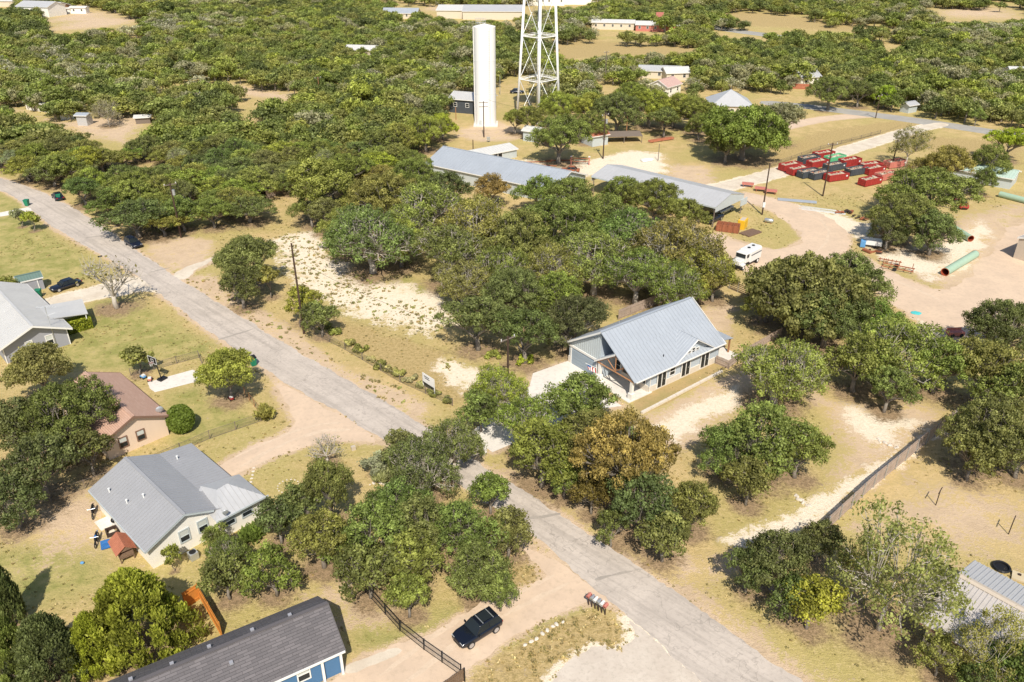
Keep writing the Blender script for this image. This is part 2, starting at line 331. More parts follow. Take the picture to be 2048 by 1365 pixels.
SOFT = {  # (channel, px polygon, softness m): 0 dirt 1 lawn 2 white 3 gold
 'a': (2, [(545, 478), (640, 452), (665, 500), (735, 548), (830, 572), (925, 598), (925, 640), (860, 672), (790, 650), (700, 632), (620, 590), (570, 540)], 3.5),
 'b': (2, [(860, 725), (910, 715), (985, 760), (960, 790), (890, 765)], 2),
 'c': (0, [(355, 560), (420, 545), (480, 590), (600, 665), (700, 740), (800, 775), (870, 815), (860, 835), (823, 838), (700, 763), (581, 700), (479, 634), (345, 555)], 1.2),
 'd': (0, [(290, 480), (360, 470), (430, 480), (425, 520), (340, 548), (290, 505)], 1.5),
 'e': (1, [(100, 660), (190, 600), (270, 588), (340, 640), (440, 690), (420, 715), (330, 720), (260, 745), (120, 740)], 2.),
 'f': (1, [(-60, 388), (0, 382), (45, 405), (110, 468), (230, 545), (170, 560), (60, 565), (-80, 560)], 2.),
 'g': (1, [(330, 790), (400, 770), (430, 800), (520, 840), (430, 880), (340, 905)], 1.5),
 'h': (1, [(-60, 1090), (120, 1080), (230, 1120), (240, 1180), (60, 1230), (-60, 1230)], 3),
 'i': (1, [(690, 1300), (720, 1220), (800, 1250), (900, 1200), (960, 1210), (850, 1290), (760, 1310)], 2),
 'j': (0, [(1150, 960), (1250, 1010), (1290, 1060), (1400, 1120), (1480, 1090), (1560, 1030), (1620, 1000), (1700, 950), (1850, 850), (1910, 850), (1700, 1020), (1640, 1070), (1480, 1150), (1370, 1170), (1200, 1070), (1090, 990), (960, 920)], 1.8),
 'k': (0, [(1280, 835), (1450, 745), (1560, 700), (1600, 760), (1500, 800), (1400, 880), (1330, 920)], 1.5),
 'k2': (2, [(1300, 850), (1420, 790), (1480, 770), (1480, 810), (1400, 850), (1350, 890)], 1.5),
 'l': (2, [(1440, 1085), (1560, 1030), (1680, 965), (1800, 900), (1890, 845), (1905, 855), (1760, 960), (1640, 1045), (1500, 1100)], 1.2),
 'm': (0, [(1560, 760), (1680, 800), (1850, 800), (1900, 850), (1760, 940), (1650, 990), (1690, 900), (1640, 820)], 2.5),
 'n': (2, [(1680, 800), (1800, 830), (1850, 850), (1760, 900), (1700, 860)], 2.5),
 'o': (2, [(1640, 420), (1760, 450), (1900, 520), (1880, 560), (1780, 530), (1700, 470), (1560, 415), (1500, 390)], 2.5),
 'p': (2, [(1820, 600), (1900, 600), (2048, 560), (2060, 640), (1920, 690), (1840, 660)], 3),
 'q': (2, [(1000, 318), (1100, 322), (1190, 318), (1260, 300), (1330, 308), (1330, 330), (1260, 340), (1180, 352), (1090, 338)], 2.5),
 'r': (0, [(915, 258), (1000, 242), (1060, 262), (1050, 280), (960, 285), (910, 275)], 2.5),
 's': (0, [(1330, 330), (1420, 330), (1440, 375), (1380, 395), (1330, 370)], 2.5),
 't': (0, [(1450, 700), (1480, 610), (1400, 590), (1380, 630), (1440, 690)], 2),
 'u': (0, [(1820, 470), (1930, 430), (2060, 400), (2060, 560), (1900, 590), (1800, 540)], 4), 'u2': (2, [(1860, 500), (1960, 440), (1990, 470), (1930, 540), (1860, 560)], 3), 'u3': (0, [(450, 165), (600, 190), (600, 205), (460, 190)], 5), 'u4': (2, [(1100, 330), (1200, 322), (1330, 312), (1340, 345), (1230, 360), (1150, 352)], 3), 'u5': (3, [(1440, 20), (1740, 45), (1740, 66), (1440, 50)], 10), 'u6': (3, [(1100, 78), (1400, 90), (1400, 106), (1100, 120)], 5),
 'v': (3, [(930, 1365), (1000, 1300), (1090, 1240), (1190, 1215), (1260, 1260), (1250, 1300), (1130, 1330), (1080, 1400), (930, 1420)], 1.2),
 'w': (3, [(1020, 1100), (1060, 1110), (1095, 1150), (1060, 1180), (1010, 1170)], 1.),
 'x': (1, [(1000, 1290), (1060, 1235), (1150, 1205), (1200, 1210), (1100, 1250), (1020, 1300)], 1.),
 'y': (2, [(560, 905), (480, 940), (470, 925), (540, 890), (600, 870), (640, 878)], 1.5),
 'z': (0, [(0, 980), (230, 960), (260, 1080), (120, 1120), (0, 1080)], 4),
 'aa': (3, [(1620, 265), (1790, 240), (1860, 255), (1700, 300), (1500, 345), (1480, 330), (1560, 300)], 4),
 'ab': (3, [(1830, 270), (2048, 285), (2048, 330), (1920, 320), (1850, 300)], 4),
 'ac': (3, [(560, 610), (700, 640), (880, 700), (940, 790), (900, 810), (780, 740), (680, 680)], 2.5),
 'ad': (1, [(700, 490), (860, 570), (1000, 620), (900, 640), (800, 580), (720, 540)], 2.5),
 'ae': (0, [(85, 30), (180, 20), (300, 38), (240, 55), (110, 64)], 6),
 'af': (0, [(0, 205), (120, 245), (270, 225), (305, 235), (250, 290), (180, 275), (60, 230), (0, 220)], 4),
 'ag': (0, [(1870, 10), (2048, 20), (2048, 40), (1880, 38)], 10),
 'ah': (0, [(1670, 1060), (1900, 950), (2048, 1000), (2060, 1100), (1900, 1110), (1800, 1060)], 6),
 'ai': (0, [(560, 1180), (700, 1150), (830, 1240), (690, 1260), (600, 1200)], 3),
 'aj': (0, [(1380, 1170), (1500, 1250), (1680, 1365), (1620, 1365), (1450, 1250), (1340, 1160)], 1.5),
 'ak': (0, [(780, 8), (900, 8), (1010, 20), (1010, 36), (860, 22)], 8),
}
rd = POLY['road']
# ------------------------------------------------------------------ main house frame (local x runs back, y runs left)
HO = (15.816, 86.224); HA = 52.7; hrz = az2rz(HA)
def hl(x, y): c, s = math.cos(hrz), math.sin(hrz); return np.array([HO[0]+c*x-s*y, HO[1]+s*x+c*y])
POLY['house_drive'] = np.array([hl(-.55, 12.6), hl(-.55, 6.6), hl(-2.6, 6.4), hl(-2.6, -.2), hl(-5, .8), hl(-8.5, 1.5), np.array(G(985, 905)), np.array(G(935, 870)), hl(-9., 10.5), hl(-6.5, 12.9)])
# ground sheet
def axis(lo, a, b, hi, st):
    mid = list(np.arange(a, b, st)); out = []; d = st; x = a
    while x > lo: d *= 1.16; x -= d; out.append(x)
    out = out[::-1]; up = []; d = st; x = b
    while x < hi: up.append(x); d *= 1.16; x += d
    return np.array(out+mid+up+[hi])
gx = axis(-3500, -120, 130, 3500, .55); gy = axis(-900, 36, 330, 6000, .55)
X, Y = np.meshgrid(gx, gy); P2 = np.stack([X.ravel(), Y.ravel()], 1)
mask = np.zeros((len(P2), 4), np.float32)
for k, (ch, pts, soft) in SOFT.items():
    pl = GP(pts); lo = pl.min(0)-soft*2; hi = pl.max(0)+soft*2
    sel = np.where((P2[:, 0] > lo[0]) & (P2[:, 0] < hi[0]) & (P2[:, 1] > lo[1]) & (P2[:, 1] < hi[1]))[0]
    if len(sel) == 0: continue
    d = sdist(P2[sel], pl); mask[sel, ch] = np.maximum(mask[sel, ch], np.clip(.5+d/(2*soft), 0, 1)*(.74 if ch == 0 else .86))
for k in ('road', 'lane', 'suv', 'yard_loop', 'yard_right', 'gravel_road', 'pink_drive', 'house_drive', 'lot', 'grey_drive', 'field_drive'):
    pl = POLY[k]; lo = pl.min(0)-4; hi = pl.max(0)+4
    sel = np.where((P2[:, 0] > lo[0]) & (P2[:, 0] < hi[0]) & (P2[:, 1] > lo[1]) & (P2[:, 1] < hi[1]))[0]
    d = sdist(P2[sel], pl); a = 0 if k not in ('lot', 'gravel_road', 'grey_drive') else 2
    mask[sel, a] = np.maximum(mask[sel, a], np.clip(.85+d/1.7, 0, 1.2))
nx, ny = len(gx), len(gy)
idx = np.arange(nx*ny).reshape(ny, nx); fq = np.stack([idx[:-1, :-1], idx[:-1, 1:], idx[1:, 1:], idx[1:, :-1]], -1).reshape(-1, 4)
def npmesh(name, v, f, mat, smooth=False):
    me = bpy.data.meshes.new(name); me.vertices.add(len(v)); me.vertices.foreach_set('co', np.asarray(v, np.float32).ravel())
    k = f.shape[1]; me.loops.add(f.size); me.loops.foreach_set('vertex_index', f.ravel().astype(np.int32)); me.polygons.add(len(f))
    me.polygons.foreach_set('loop_start', np.arange(0, f.size, k, dtype=np.int32)); me.polygons.foreach_set('loop_total', np.full(len(f), k, np.int32))
    me.update(calc_edges=True); me.materials.append(mat)
    if smooth: me.polygons.foreach_set('use_smooth', np.ones(len(f), bool))
    return me
rg = np.random.default_rng(3)
gm = npmesh('ground', np.concatenate([P2, np.zeros((len(P2), 1))], 1), fq, GROUND)
ca = gm.attributes.new('mask', 'FLOAT_COLOR', 'POINT'); cc = mask.copy(); cc[:, 3] = 1; ca.data.foreach_set('color', cc.ravel())
ga = gm.attributes.new('gold', 'FLOAT', 'POINT'); ga.data.foreach_set('value', mask[:, 3].copy())
go = bpy.data.objects.new('ground', gm); COL.objects.link(go); tag(go, 'dry grass and bare soil over the whole neighbourhood', kind='structure')
sheet('dirt_lane', POLY['lane'], DIRT, .004, seed=2, rag=(.6, .35)); sheet('dirt_driveway', POLY['suv'], DIRT, .004, seed=3, rag=(.5, .3)); sheet('gravel_lot', POLY['lot'], GRAV, .004, seed=4, rag=(.4, .3))
sheet('asphalt_road', POLY['road'], ASPH, .012, seed=5, rag=(.45, .24)); sheet('dirt_yard_loop', POLY['yard_loop'], DIRT, .004, seed=6, rag=(.8, .6)); sheet('dirt_yard', POLY['yard_right'], DIRT, .008, seed=7, rag=(.9, .8))
sheet('gravel_road', POLY['gravel_road'], CALI, .016, seed=8, rag=(1., .3)); sheet('far_paved_road', POLY['far_road'], ROADG, .012, seed=9, rag=(1.2, .2)); sheet('dirt_path', POLY['pink_drive'], DIRT, .004, seed=10, rag=(1., .4))
sheet('concrete_driveway', POLY['house_drive'], CONC, .016, rag=None); sheet('gravel_driveway', POLY['grey_drive'], CALI, .004, seed=11, rag=(.6, .3)); sheet('concrete_path', POLY['grey_drive2'], CONC, .004, seed=11, rag=(.6, .1))
sheet('paved_driveway', POLY['tan_drive'], CONC, .006, rag=None); sheet('dirt_turnout', POLY['field_drive'], CALI, .004, seed=12, rag=(.6, .4)); sheet('distant_road', POLY['far_strip'], ROADG, .012, seed=13, rag=(2, .4))

SEAM = sheetmat('seam_dark', (.42, .37, .32), (.36, .32, .28), (.28, .25, .22), (.5, 3))
for q, (a, b, w_) in enumerate((((437, 680), (512, 657), .45), ((172, 476), (240, 468), .4), ((300, 545), (340, 536), .35), ((1040, 1040), (1120, 1028), .4), ((1190, 1160), (1275, 1140), .35))): sheet('road_patch', strip([a, b], w_), SEAM, .017, seed=60+q, rag=(.3, .12))
TRK = sheetmat('wheel_track', (.71, .56, .42), (.64, .50, .37), (.50, .39, .28), (.6, 3))
for q, pts in enumerate(([(480, 935), (560, 890), (640, 862), (700, 860)], [(470, 915), (550, 878), (625, 850), (690, 845)], [(800, 1375), (930, 1275), (1040, 1215), (1140, 1165)], [(760, 1352), (890, 1255), (1000, 1200), (1110, 1150)], [(1500, 560), (1570, 535), (1650, 520), (1760, 548), (1880, 600)], [(1500, 393), (1590, 412), (1660, 450), (1650, 500), (1560, 530)])): sheet('wheel_track', strip(pts, .5), TRK, .0125, seed=70+q, rag=(.4, .14))
# ------------------------------------------------------------------ trees
def cards(C, Rd, n, size, rg, up=.25, flat=.8, elong=1.35, dark=.35, spread=.5, tuft=0):
    """leaf faces round each clump centre C (k,3) radius Rd (k,)"""
    k = len(C); i = np.repeat(np.arange(k), n); m = len(i)
    d = rg.normal(size=(m, 3)); d[:, 2] = d[:, 2]*.85+up; d /= np.linalg.norm(d, axis=1)[:, None]
    r = Rd[i]*(rg.uniform(.25, 1.3, m)**.8)
    p = C[i]+d*r[:, None]*np.array([1, 1, flat])
    nn = d+rg.normal(size=(m, 3))*spread; nn /= np.linalg.norm(nn, axis=1)[:, None]
    t = np.cross(nn, rg.normal(size=(m, 3))); t /= np.linalg.norm(t, axis=1)[:, None]
    if tuft: t = t*(1-tuft)+np.array([0, 0, 1.])*tuft+d*.3; t /= np.linalg.norm(t, axis=1)[:, None]; nn = np.cross(t, rg.normal(size=(m, 3))); nn /= np.linalg.norm(nn, axis=1)[:, None]
    b = np.cross(nn, t); s = size*rg.uniform(.6, 1.35, m)[:, None]*.5
    t = t*s*elong; b = b*s
    v = np.stack([p-t-b*.5, p-t*.1+b, p+t+b*.3, p+t*.2-b], 1).reshape(-1, 3)
    f = np.arange(m*4).reshape(m, 4)
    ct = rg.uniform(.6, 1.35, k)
    tint = ct[i]*rg.uniform(.72, 1.28, m)*(1-dark+dark*(d[:, 2]*.5+.5)*1.6)  # shade painted in: leaves low on each clump are tinted darker
    return v, f, tint
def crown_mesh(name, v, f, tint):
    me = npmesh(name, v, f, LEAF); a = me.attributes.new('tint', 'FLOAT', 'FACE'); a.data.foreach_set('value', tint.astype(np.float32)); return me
def wood_mesh(name, C, Rc, h, rg, bark, trunk_r, nlimb=5, twigs=True, lean=0, base=.22, stems=1, bare=0):
    mb = MB(); k = len(C); cz = C[:, 2].mean()
    for sI in range(stems):
        off = np.array([rg.normal()*.5, rg.normal()*.5, 0])*(stems > 1)
        fork = np.array([rg.normal()*.15+lean, rg.normal()*.15, h*base])+off
        mb.tube([off+(0, 0, -.15), off*1+np.array([0, 0, h*base*.45])+rg.normal(size=3)*.06, fork], [trunk_r*1.35, trunk_r, trunk_r*.85], 7)
        ang0 = rg.uniform(0, 6.28)
        for q in range(nlimb):
            a = ang0+q*2*math.pi/nlimb+rg.normal()*.2; dirv = np.array([math.cos(a), math.sin(a), 0])
            own = [c for c in range(k) if math.cos(math.atan2(C[c, 1]-off[1], C[c, 0]-off[0])-a) > math.cos(math.pi/nlimb)-.01 and c % stems == sI]
            if not own: continue
            cm = C[own].mean(0); mid = fork*.45+cm*.55+(0, 0, -.06*h)+rg.normal(size=3)*.15
            mb.tube([fork-(0, 0, .1), fork*.72+mid*.28+(0, 0, .12*h*rg.uniform(-.2, .6)), mid], [trunk_r*.62, trunk_r*.5, trunk_r*.36], 5, cap=False)
            for c in own:
                e = C[c]; m2 = mid*.5+e*.5+rg.normal(size=3)*.18*Rc
                mb.tube([mid, m2, e+(0, 0, Rc*.1)], [trunk_r*.28, trunk_r*.17, .03], 4, cap=False)
                if twigs:
                    for _ in range(2 if not bare else 3):
                        d = rg.normal(size=3); d[2] = abs(d[2])+.1; d /= np.linalg.norm(d); L = Rc*rg.uniform(.8, 1.25)
                        s0 = m2*.35+e*.65; s1 = s0+d*L*.5+rg.normal(size=3)*.1; s2 = s0+d*L+rg.normal(size=3)*.12*L
                        mb.tube([s0, s1, s2], [.045, .03, .015], 3, cap=False)
                        if bare:
                            for _ in range(2):
                                d2 = d+rg.normal(size=3)*.6; mb.tube([s1, s1+d2*L*.35, s1+d2*L*.7+(0, 0, .1)], [.025, .018, .008], 3, cap=False)
    me = bpy.data.meshes.new(name); me.from_pydata([tuple(map(float, p)) for p in mb.v], [], mb.f); me.materials.append(bark); me.polygons.foreach_set('use_smooth', [True]*len(mb.f)); me.update(); return me
def clumps(Rw, h, nlobe, rg, rc, low=.26, sparse=1., flatc=.72):
    """clump centres over a crown made of several lobes"""
    lobes = [((rg.normal()*.12*Rw, rg.normal()*.12*Rw), .54*Rw, 1.)]; a0 = rg.uniform(0, 6.28)
    for q in range(nlobe):
        a = a0+q*2*math.pi/nlobe+rg.normal()*.25; rr = rg.uniform(.48, .7)*Rw; lobes.append(((math.cos(a)*rr, math.sin(a)*rr), rg.uniform(.28, .44)*Rw, rg.uniform(.6, .92)))
    C = []
    for (x, y), r, t in lobes:
        top = h*t; zc = max(h*low, top-r*flatc*1.05); n = max(4, int(2.6*(r/rc)**2*sparse))
        for j in range(n):
            u = (j+.5)/n; zz = 1-u*1.3; ph = j*2.39996+rg.uniform(-.3, .3); s = math.sqrt(max(0, 1-zz*zz))
            e = rg.uniform(.7, 1.22); C.append((x+r*s*math.cos(ph)*e, y+r*s*math.sin(ph)*e, zc+(top-zc)*zz*rg.uniform(.85, 1.08)-rc*.4))
    C = np.array(C)
    # drop clumps buried deep under others to save faces
    keep = []
    for c in C:
        above = ((np.hypot(C[:, 0]-c[0], C[:, 1]-c[1]) < rc*1.0) & (C[:, 2] > c[2]+rc*1.6)).sum(); keep.append(above < 2 or rg.random() < .35)
    return C[np.array(keep)]
PROTO = {}
def make_proto(kind, Rw, h, n, seed, bark=BARK, rc=None, per=120, size=.3, nlobe=5, trunk_r=.3, sparse=1., low=.18, **kw):
    rg = np.random.default_rng(seed); rc = rc or Rw*.2; out = []
    for q in range(n):
        C = clumps(Rw, h, nlobe+int(rg.integers(-1, 2)), rg, rc, low, sparse); Rd = rc*rg.uniform(.75, 1.25, len(C))
        v, f, t = cards(C, Rd, per, size, rg, **{a: b for a, b in kw.items() if a in ('up', 'flat', 'elong', 'dark', 'spread', 'tuft')})
        cm = crown_mesh('crown_'+kind, v, f, t)
        wm = wood_mesh('trunk_'+kind, C, rc, h, rg, bark, trunk_r, twigs=kw.get('twigs', True), stems=kw.get('stems', 1), base=kw.get('base', .22), bare=kw.get('bare', 0), lean=kw.get('lean', 0))
        out.append((cm, wm, Rw, h))
    PROTO[kind] = out
make_proto('L', 6.2, 8.6, 4, 1, rc=.66, per=135, size=.165, sparse=.78, nlobe=6, trunk_r=.42)
make_proto('XL', 12., 12.5, 2, 15, rc=1.15, per=140, size=.34, nlobe=8, trunk_r=.8, sparse=.8, low=.16)
make_proto('R', 4.4, 7.2, 3, 25, rc=.62, per=125, size=.17, nlobe=5, trunk_r=.25, sparse=1.25, low=.04)
make_proto('M', 4.2, 6.6, 5, 2, rc=.6, per=115, size=.16, sparse=.85, nlobe=5, trunk_r=.28)
make_proto('S', 2.5, 4.6, 4, 3, rc=.48, per=95, size=.15, sparse=.9, nlobe=4, trunk_r=.14)
make_proto('gnarl', 5.6, 8., 4, 4, rc=.72, per=95, size=.17, nlobe=6, trunk_r=.42, bark=BARKP, sparse=.85, bare=1)
make_proto('pale', 5.0, 8.5, 2, 5, rc=.72, per=75, size=.15, nlobe=6, trunk_r=.17, bark=BARKP, sparse=.62, base=.25, dark=.1)
make_proto('bare', 3.0, 5.5, 2, 6, rc=.8, per=3, size=.2, nlobe=5, trunk_r=.22, bark=BARKP, sparse=.8, bare=1)
make_proto('small', 1.4, 3.2, 3, 7, rc=.42, per=60, size=.2, nlobe=3, trunk_r=.07)
def cedar(kind, Rw, h, n, seed, per, size):
    out = []
    for q in range(n):
        rg = np.random.default_rng(seed+q); C = []; k = int(30*Rw)
        for j in range(k):
            u = (j+.5)/k; z = h*(.1+.86*u**1.05); r = Rw*(1-u)**.62*rg.uniform(.7, 1.05); a = j*2.39996+rg.normal()*.2; C.append((r*math.cos(a), r*math.sin(a), z))
        C = np.array(C); Rd = np.full(len(C), .5)*rg.uniform(.8, 1.3, len(C))
        v, f, t = cards(C, Rd, per, size, rg, up=.5, flat=1.3, elong=2.2, tuft=.55, dark=.6)
        mb = MB(); mb.tube([(0, 0, -.1), (0, 0, h*.5), (0, 0, h*.93)], [.22, .14, .03], 6)
        me = bpy.data.meshes.new('trunk'); me.from_pydata([tuple(map(float, p)) for p in mb.v], [], mb.f); me.materials.append(BARK)
        out.append((crown_mesh('crown_cedar', v, f, t), me, Rw, h))
    PROTO[kind] = out
cedar('cedar', 4.2, 7.5, 3, 40, 230, .135); cedar('cedarS', 2.0, 5., 2, 50, 170, .14)
OAK = (.228, .262, .07); DARK = (.165, .195, .06); OLIVE = (.285, .285, .082); LIGHT = (.305, .33, .08); YEL = (.34, .375, .06); BROWN = (.385, .295, .09); GREY = (.33, .345, .17); CED = (.26, .295, .058); BRI = (.345, .39, .065)
TREES = []
def tree_at(x, y, Rw, label, cat='tree', spec=None, colr=OAK, name='oak_tree', group=None, h=None, variant=None):
    if spec is None: spec = 'XL' if Rw > 9 else 'L' if Rw > 5.2 else 'M' if Rw > 3.1 else 'S' if Rw > 1.7 else 'small'
    cm, wm, r0, h0 = PROTO[spec][R_.randrange(len(PROTO[spec])) if variant is None else variant]
    s = Rw/r0; hz = (h/h0 if h else 1.12*s**.78)
    t = thing(name, label, cat, (x, y, 0), R_.uniform(0, 6.28), group); t.scale = (s, s, hz)
    a = bpy.data.objects.new('trunk', wm); COL.objects.link(a); a.parent = t
    c = bpy.data.objects.new('crown', cm); COL.objects.link(c); c.parent = t; c.color = (*[min(1, q*R_.uniform(.92, 1.1)) for q in colr], 1)
    TREES.append((x, y, Rw)); return t
def T(cx, cy, wpx, label, spec=None, colr=OAK, name='oak_tree', h=None, cat='tree', zf=.58, group=None, variant=None):
    Rw = 3.; hh = 5.
    for _ in range(6):
        x, y = G(cx, cy, hh*zf); d = PR(x, y, hh*zf)[2]; Rw = wpx/2*d/F; s0 = spec or ('XL' if Rw > 9 else 'L' if Rw > 5.2 else 'M' if Rw > 3.1 else 'S' if Rw > 1.7 else 'small')
        r0, h0 = PROTO[s0][0][2:]; hh = h if h else h0*1.12*(Rw/r0)**.78
    return tree_at(x, y, Rw, label, cat, spec, colr, name, group, h, variant)
# --- left foreground
T(130, 835, 190, 'broad dark green oak overlapping the brown shingle roof', colr=DARK)
T(45, 850, 150, 'dark oak at the picture edge next to the brown-roofed house', colr=DARK)
T(75, 930, 165, 'dark oak standing below the brown-roofed house by the wire fence', colr=DARK)
T(20, 1000, 130, 'shadowy oak at the end of the wire fence, lawn below it', colr=DARK)
T(175, 905, 100, 'lower lobe oak in front of the tan wall with two windows', colr=DARK)
T(75, 738, 125, 'olive green round tree in front of the grey gabled house', colr=OLIVE, spec='R')
T(452, 745, 116, 'round yellow-green tree at the end of the paved drive', colr=LIGHT, spec='R')
T(272, 716, 60, 'thin straggly sapling next to the basketball hoop', spec='small', colr=OLIVE, h=4.5, name='sapling')
T(62, 440, 34, 'little round bright green tree on the mown lawn corner', colr=BRI, name='small_tree')
T(38, 434, 30, 'wispy grey-green sapling left of the little bright tree', spec='small', colr=GREY, name='sapling')
T(218, 552, 130, 'bare grey two-stemmed tree at the gravel driveway', spec='bare', colr=OLIVE, name='bare_tree', h=9.5)
T(15, 575, 40, 'dark shrub behind the grey house roof', colr=OAK, name='shrub', cat='shrub')
T(265, 1215, 215, 'big bright green cedar between white house and charcoal roof', spec='cedar', colr=CED, name='cedar_tree', h=8.5, variant=0)
T(180, 1275, 120, 'bright cedar leaning on the left flank of the biggest cedar', spec='cedar', colr=CED, name='cedar_tree', h=5.5, variant=1)
T(85, 1290, 170, 'dark green cedar at the bottom left corner', spec='cedar', colr=DARK, name='cedar_tree', h=6.5, variant=2)
T(5, 1290, 120, 'dark cedar cut by the left picture edge', spec='cedar', colr=DARK, name='cedar_tree', h=7, variant=0)
T(2, 1180, 60, 'pointed dark cedar tip above the lawn at the left edge', spec='cedarS', colr=DARK, name='cedar_tree', h=7)
T(343, 1115, 34, 'small young tree against the white gable wall', spec='small', colr=LIGHT, name='small_tree', h=3)
T(430, 1072, 52, 'small twisted oak in front of the white house windows', spec='S', colr=LIGHT)
T(455, 1110, 90, 'pale-stemmed oak beside the air conditioner', spec='gnarl', colr=OAK)
T(450, 1150, 110, 'low oak at the left end of the grove below the white house', colr=OAK)
T(545, 1140, 120, 'low round oak facing the charcoal roof', colr=OAK)
T(555, 1040, 105, 'oak covering the corner of the white house', colr=DARK)
T(655, 975, 105, 'tall slim ivy-covered tree with bare twigs on top', spec='R', colr=OAK, name='ivy_tree', h=8)
T(600, 1015, 110, 'oak between the white house corner and the ivy-covered tree', colr=OAK)
T(795, 1005, 130, 'oak below the yucca bed', colr=OAK)

T(650, 895, 80, 'leafless twiggy sapling above the ivy-covered tree', spec='bare', name='bare_sapling', h=3.5)
T(640, 1075, 150, 'oak with visible stems behind the lawn below the white house', colr=OAK)
T(740, 1060, 170, 'spreading oak in the middle of the lower grove', colr=OAK)
T(735, 1140, 130, 'oak above the black rail fence at its upper end', colr=OAK)
T(825, 1120, 130, 'oak whose crown spreads above the black fence', colr=OAK)
T(815, 1190, 100, 'drooping low oak over the black fence, left of the car', colr=OAK)
T(850, 1050, 150, 'oak at the heart of the grove, above the parked black car', colr=OAK)
T(930, 1060, 150, 'oak at the roadside above the parked black car', colr=OAK)
T(1015, 1065, 110, 'pointed oak reaching over the asphalt edge', colr=OAK)
T(960, 1140, 140, 'oak hanging above the dirt driveway, nearest the black car', colr=OAK)
T(1000, 1185, 80, 'lowest tip oak over the dirt driveway', colr=OAK)
T(980, 985, 90, 'small oak on the left edge of the asphalt below the junction', colr=OAK)
T(845, 930, 150, 'grey-twigged oak at the road junction, left of the asphalt', spec='gnarl', colr=OAK)
T(905, 890, 130, 'grey-twigged oak overhanging the asphalt at the junction', spec='gnarl', colr=OAK)
T(805, 900, 90, 'small oak whose crown hides the road bend', colr=OAK)
T(755, 930, 62, 'grassy grey-green yucca clump by the stone bed', spec='small', colr=GREY, name='yucca_clump', cat='shrub', h=2)
# --- right of the road, front of the house
T(1000, 775, 120, 'grey-twigged oak beside the short utility pole', spec='gnarl', colr=LIGHT)
T(960, 820, 90, 'oak at the roadside left of the concrete driveway', colr=OAK)
T(1060, 850, 150, 'oak over the concrete driveway', spec='gnarl', colr=OAK)
T(1160, 800, 160, 'oak in front of the timber-framed porch', colr=OAK)
T(1085, 905, 170, 'large oak at the driveway mouth, above the asphalt', colr=OAK)
T(1170, 880, 150, 'oak between the porch and the brownish tree', colr=OAK)
T(1235, 870, 90, 'oak at the corner of the pink gravel pad', colr=OAK)
T(1240, 905, 205, 'large rust-brown oak among the green ones', colr=BROWN, h=11)
T(1185, 985, 90, 'low rust-tinted oak on the verge below the brown one', colr=(.17, .15, .045))
T(1130, 955, 90, 'low oak leaning on the asphalt verge, left of the brown one', colr=OAK)
T(1285, 1010, 170, 'dark green oak below the rust-brown one', colr=DARK)
T(1385, 1010, 130, 'oak at the corner of the sandy track', colr=OAK)
T(1330, 1070, 120, 'low oak on the verge opposite the row of mailboxes', colr=OAK)
T(1225, 1055, 80, 'small oak on the asphalt verge next to the dark one', colr=DARK)
T(1530, 880, 190, 'wide oak in the bare lot between pad and picket fence', colr=OAK)
T(1450, 900, 120, 'oak on the left side of the bare lot', colr=OAK)
T(1600, 900, 130, 'oak on the right side of the bare lot', colr=OAK)
T(1500, 960, 110, 'low oak above the sandy track', colr=OAK)
T(1560, 735, 185, 'airy grey-green oak with a pale trunk above the bare lot', spec='gnarl', colr=LIGHT, h=9, variant=0)
T(1615, 575, 255, 'very large round oak behind the main house', colr=OAK, variant=1)
T(1700, 560, 160, 'large round oak at the rear of the yard fence', colr=OAK)
T(1540, 590, 120, 'oak overhanging the wooden gate', colr=OAK)
T(1660, 630, 160, 'oak in the middle of the grove behind the main house', colr=OAK)
T(1740, 640, 110, 'oak bordering the pink dirt yard', colr=OAK)
T(1800, 700, 190, 'grey-twigged oak at the corner of the pink dirt yard', spec='gnarl', colr=LIGHT)
T(1720, 720, 150, 'oak right of the airy pale-trunked one', colr=OAK)
T(1880, 725, 140, 'oak near the dark end of the picket fence', colr=OAK)
T(1780, 775, 110, 'low oak shading the upper edge of the bare lot', colr=OAK)
T(2010, 655, 155, 'oak at the right edge beside the pink dirt yard', colr=DARK)
T(1980, 740, 165, 'oak by the broken fence near the right edge', colr=OLIVE)
T(2040, 790, 175, 'tall oak cut by the right edge above the picket fence', colr=OAK)
T(1985, 860, 195, 'oak beside the top of the picket fence', colr=OAK)
T(1950, 910, 110, 'low oak shading the picket fence', colr=OAK)
T(2050, 900, 130, 'oak at the right edge above the clotheslines', colr=DARK)
T(1555, 1120, 150, 'dark oak at the lower end of the picket fence', colr=DARK)
T(1500, 1140, 100, 'left-hand oak of the clump by the asphalt and fence end', colr=DARK)
T(1640, 1080, 90, 'dark oak touching the end post of the picket fence', colr=DARK)
T(1590, 1190, 110, 'dark low oak behind the yellow-green one', colr=DARK)
T(1625, 1205, 125, 'yellow-green oak in the clump by the asphalt', colr=YEL)
T(1795, 1135, 270, 'tall airy elm with white branching trunk by the metal roof', spec='pale', colr=(.36, .36, .10), name='elm_tree', h=12.5, variant=0)
T(1720, 1130, 90, 'thin olive tree between the elm and the dark oaks', spec='pale', colr=OLIVE, h=7)
T(1985, 1290, 150, 'airy grey-twigged oak over the tan metal roof', spec='pale', colr=(.33, .33, .09), h=8)
T(1885, 1310, 95, 'bright green oak in front of the tan metal roof', colr=LIGHT)
T(2030, 1330, 130, 'dark oak in the bottom right corner', colr=DARK)
T(1960, 1360, 90, 'shadowed oak on the bottom edge left of the corner one', colr=DARK)
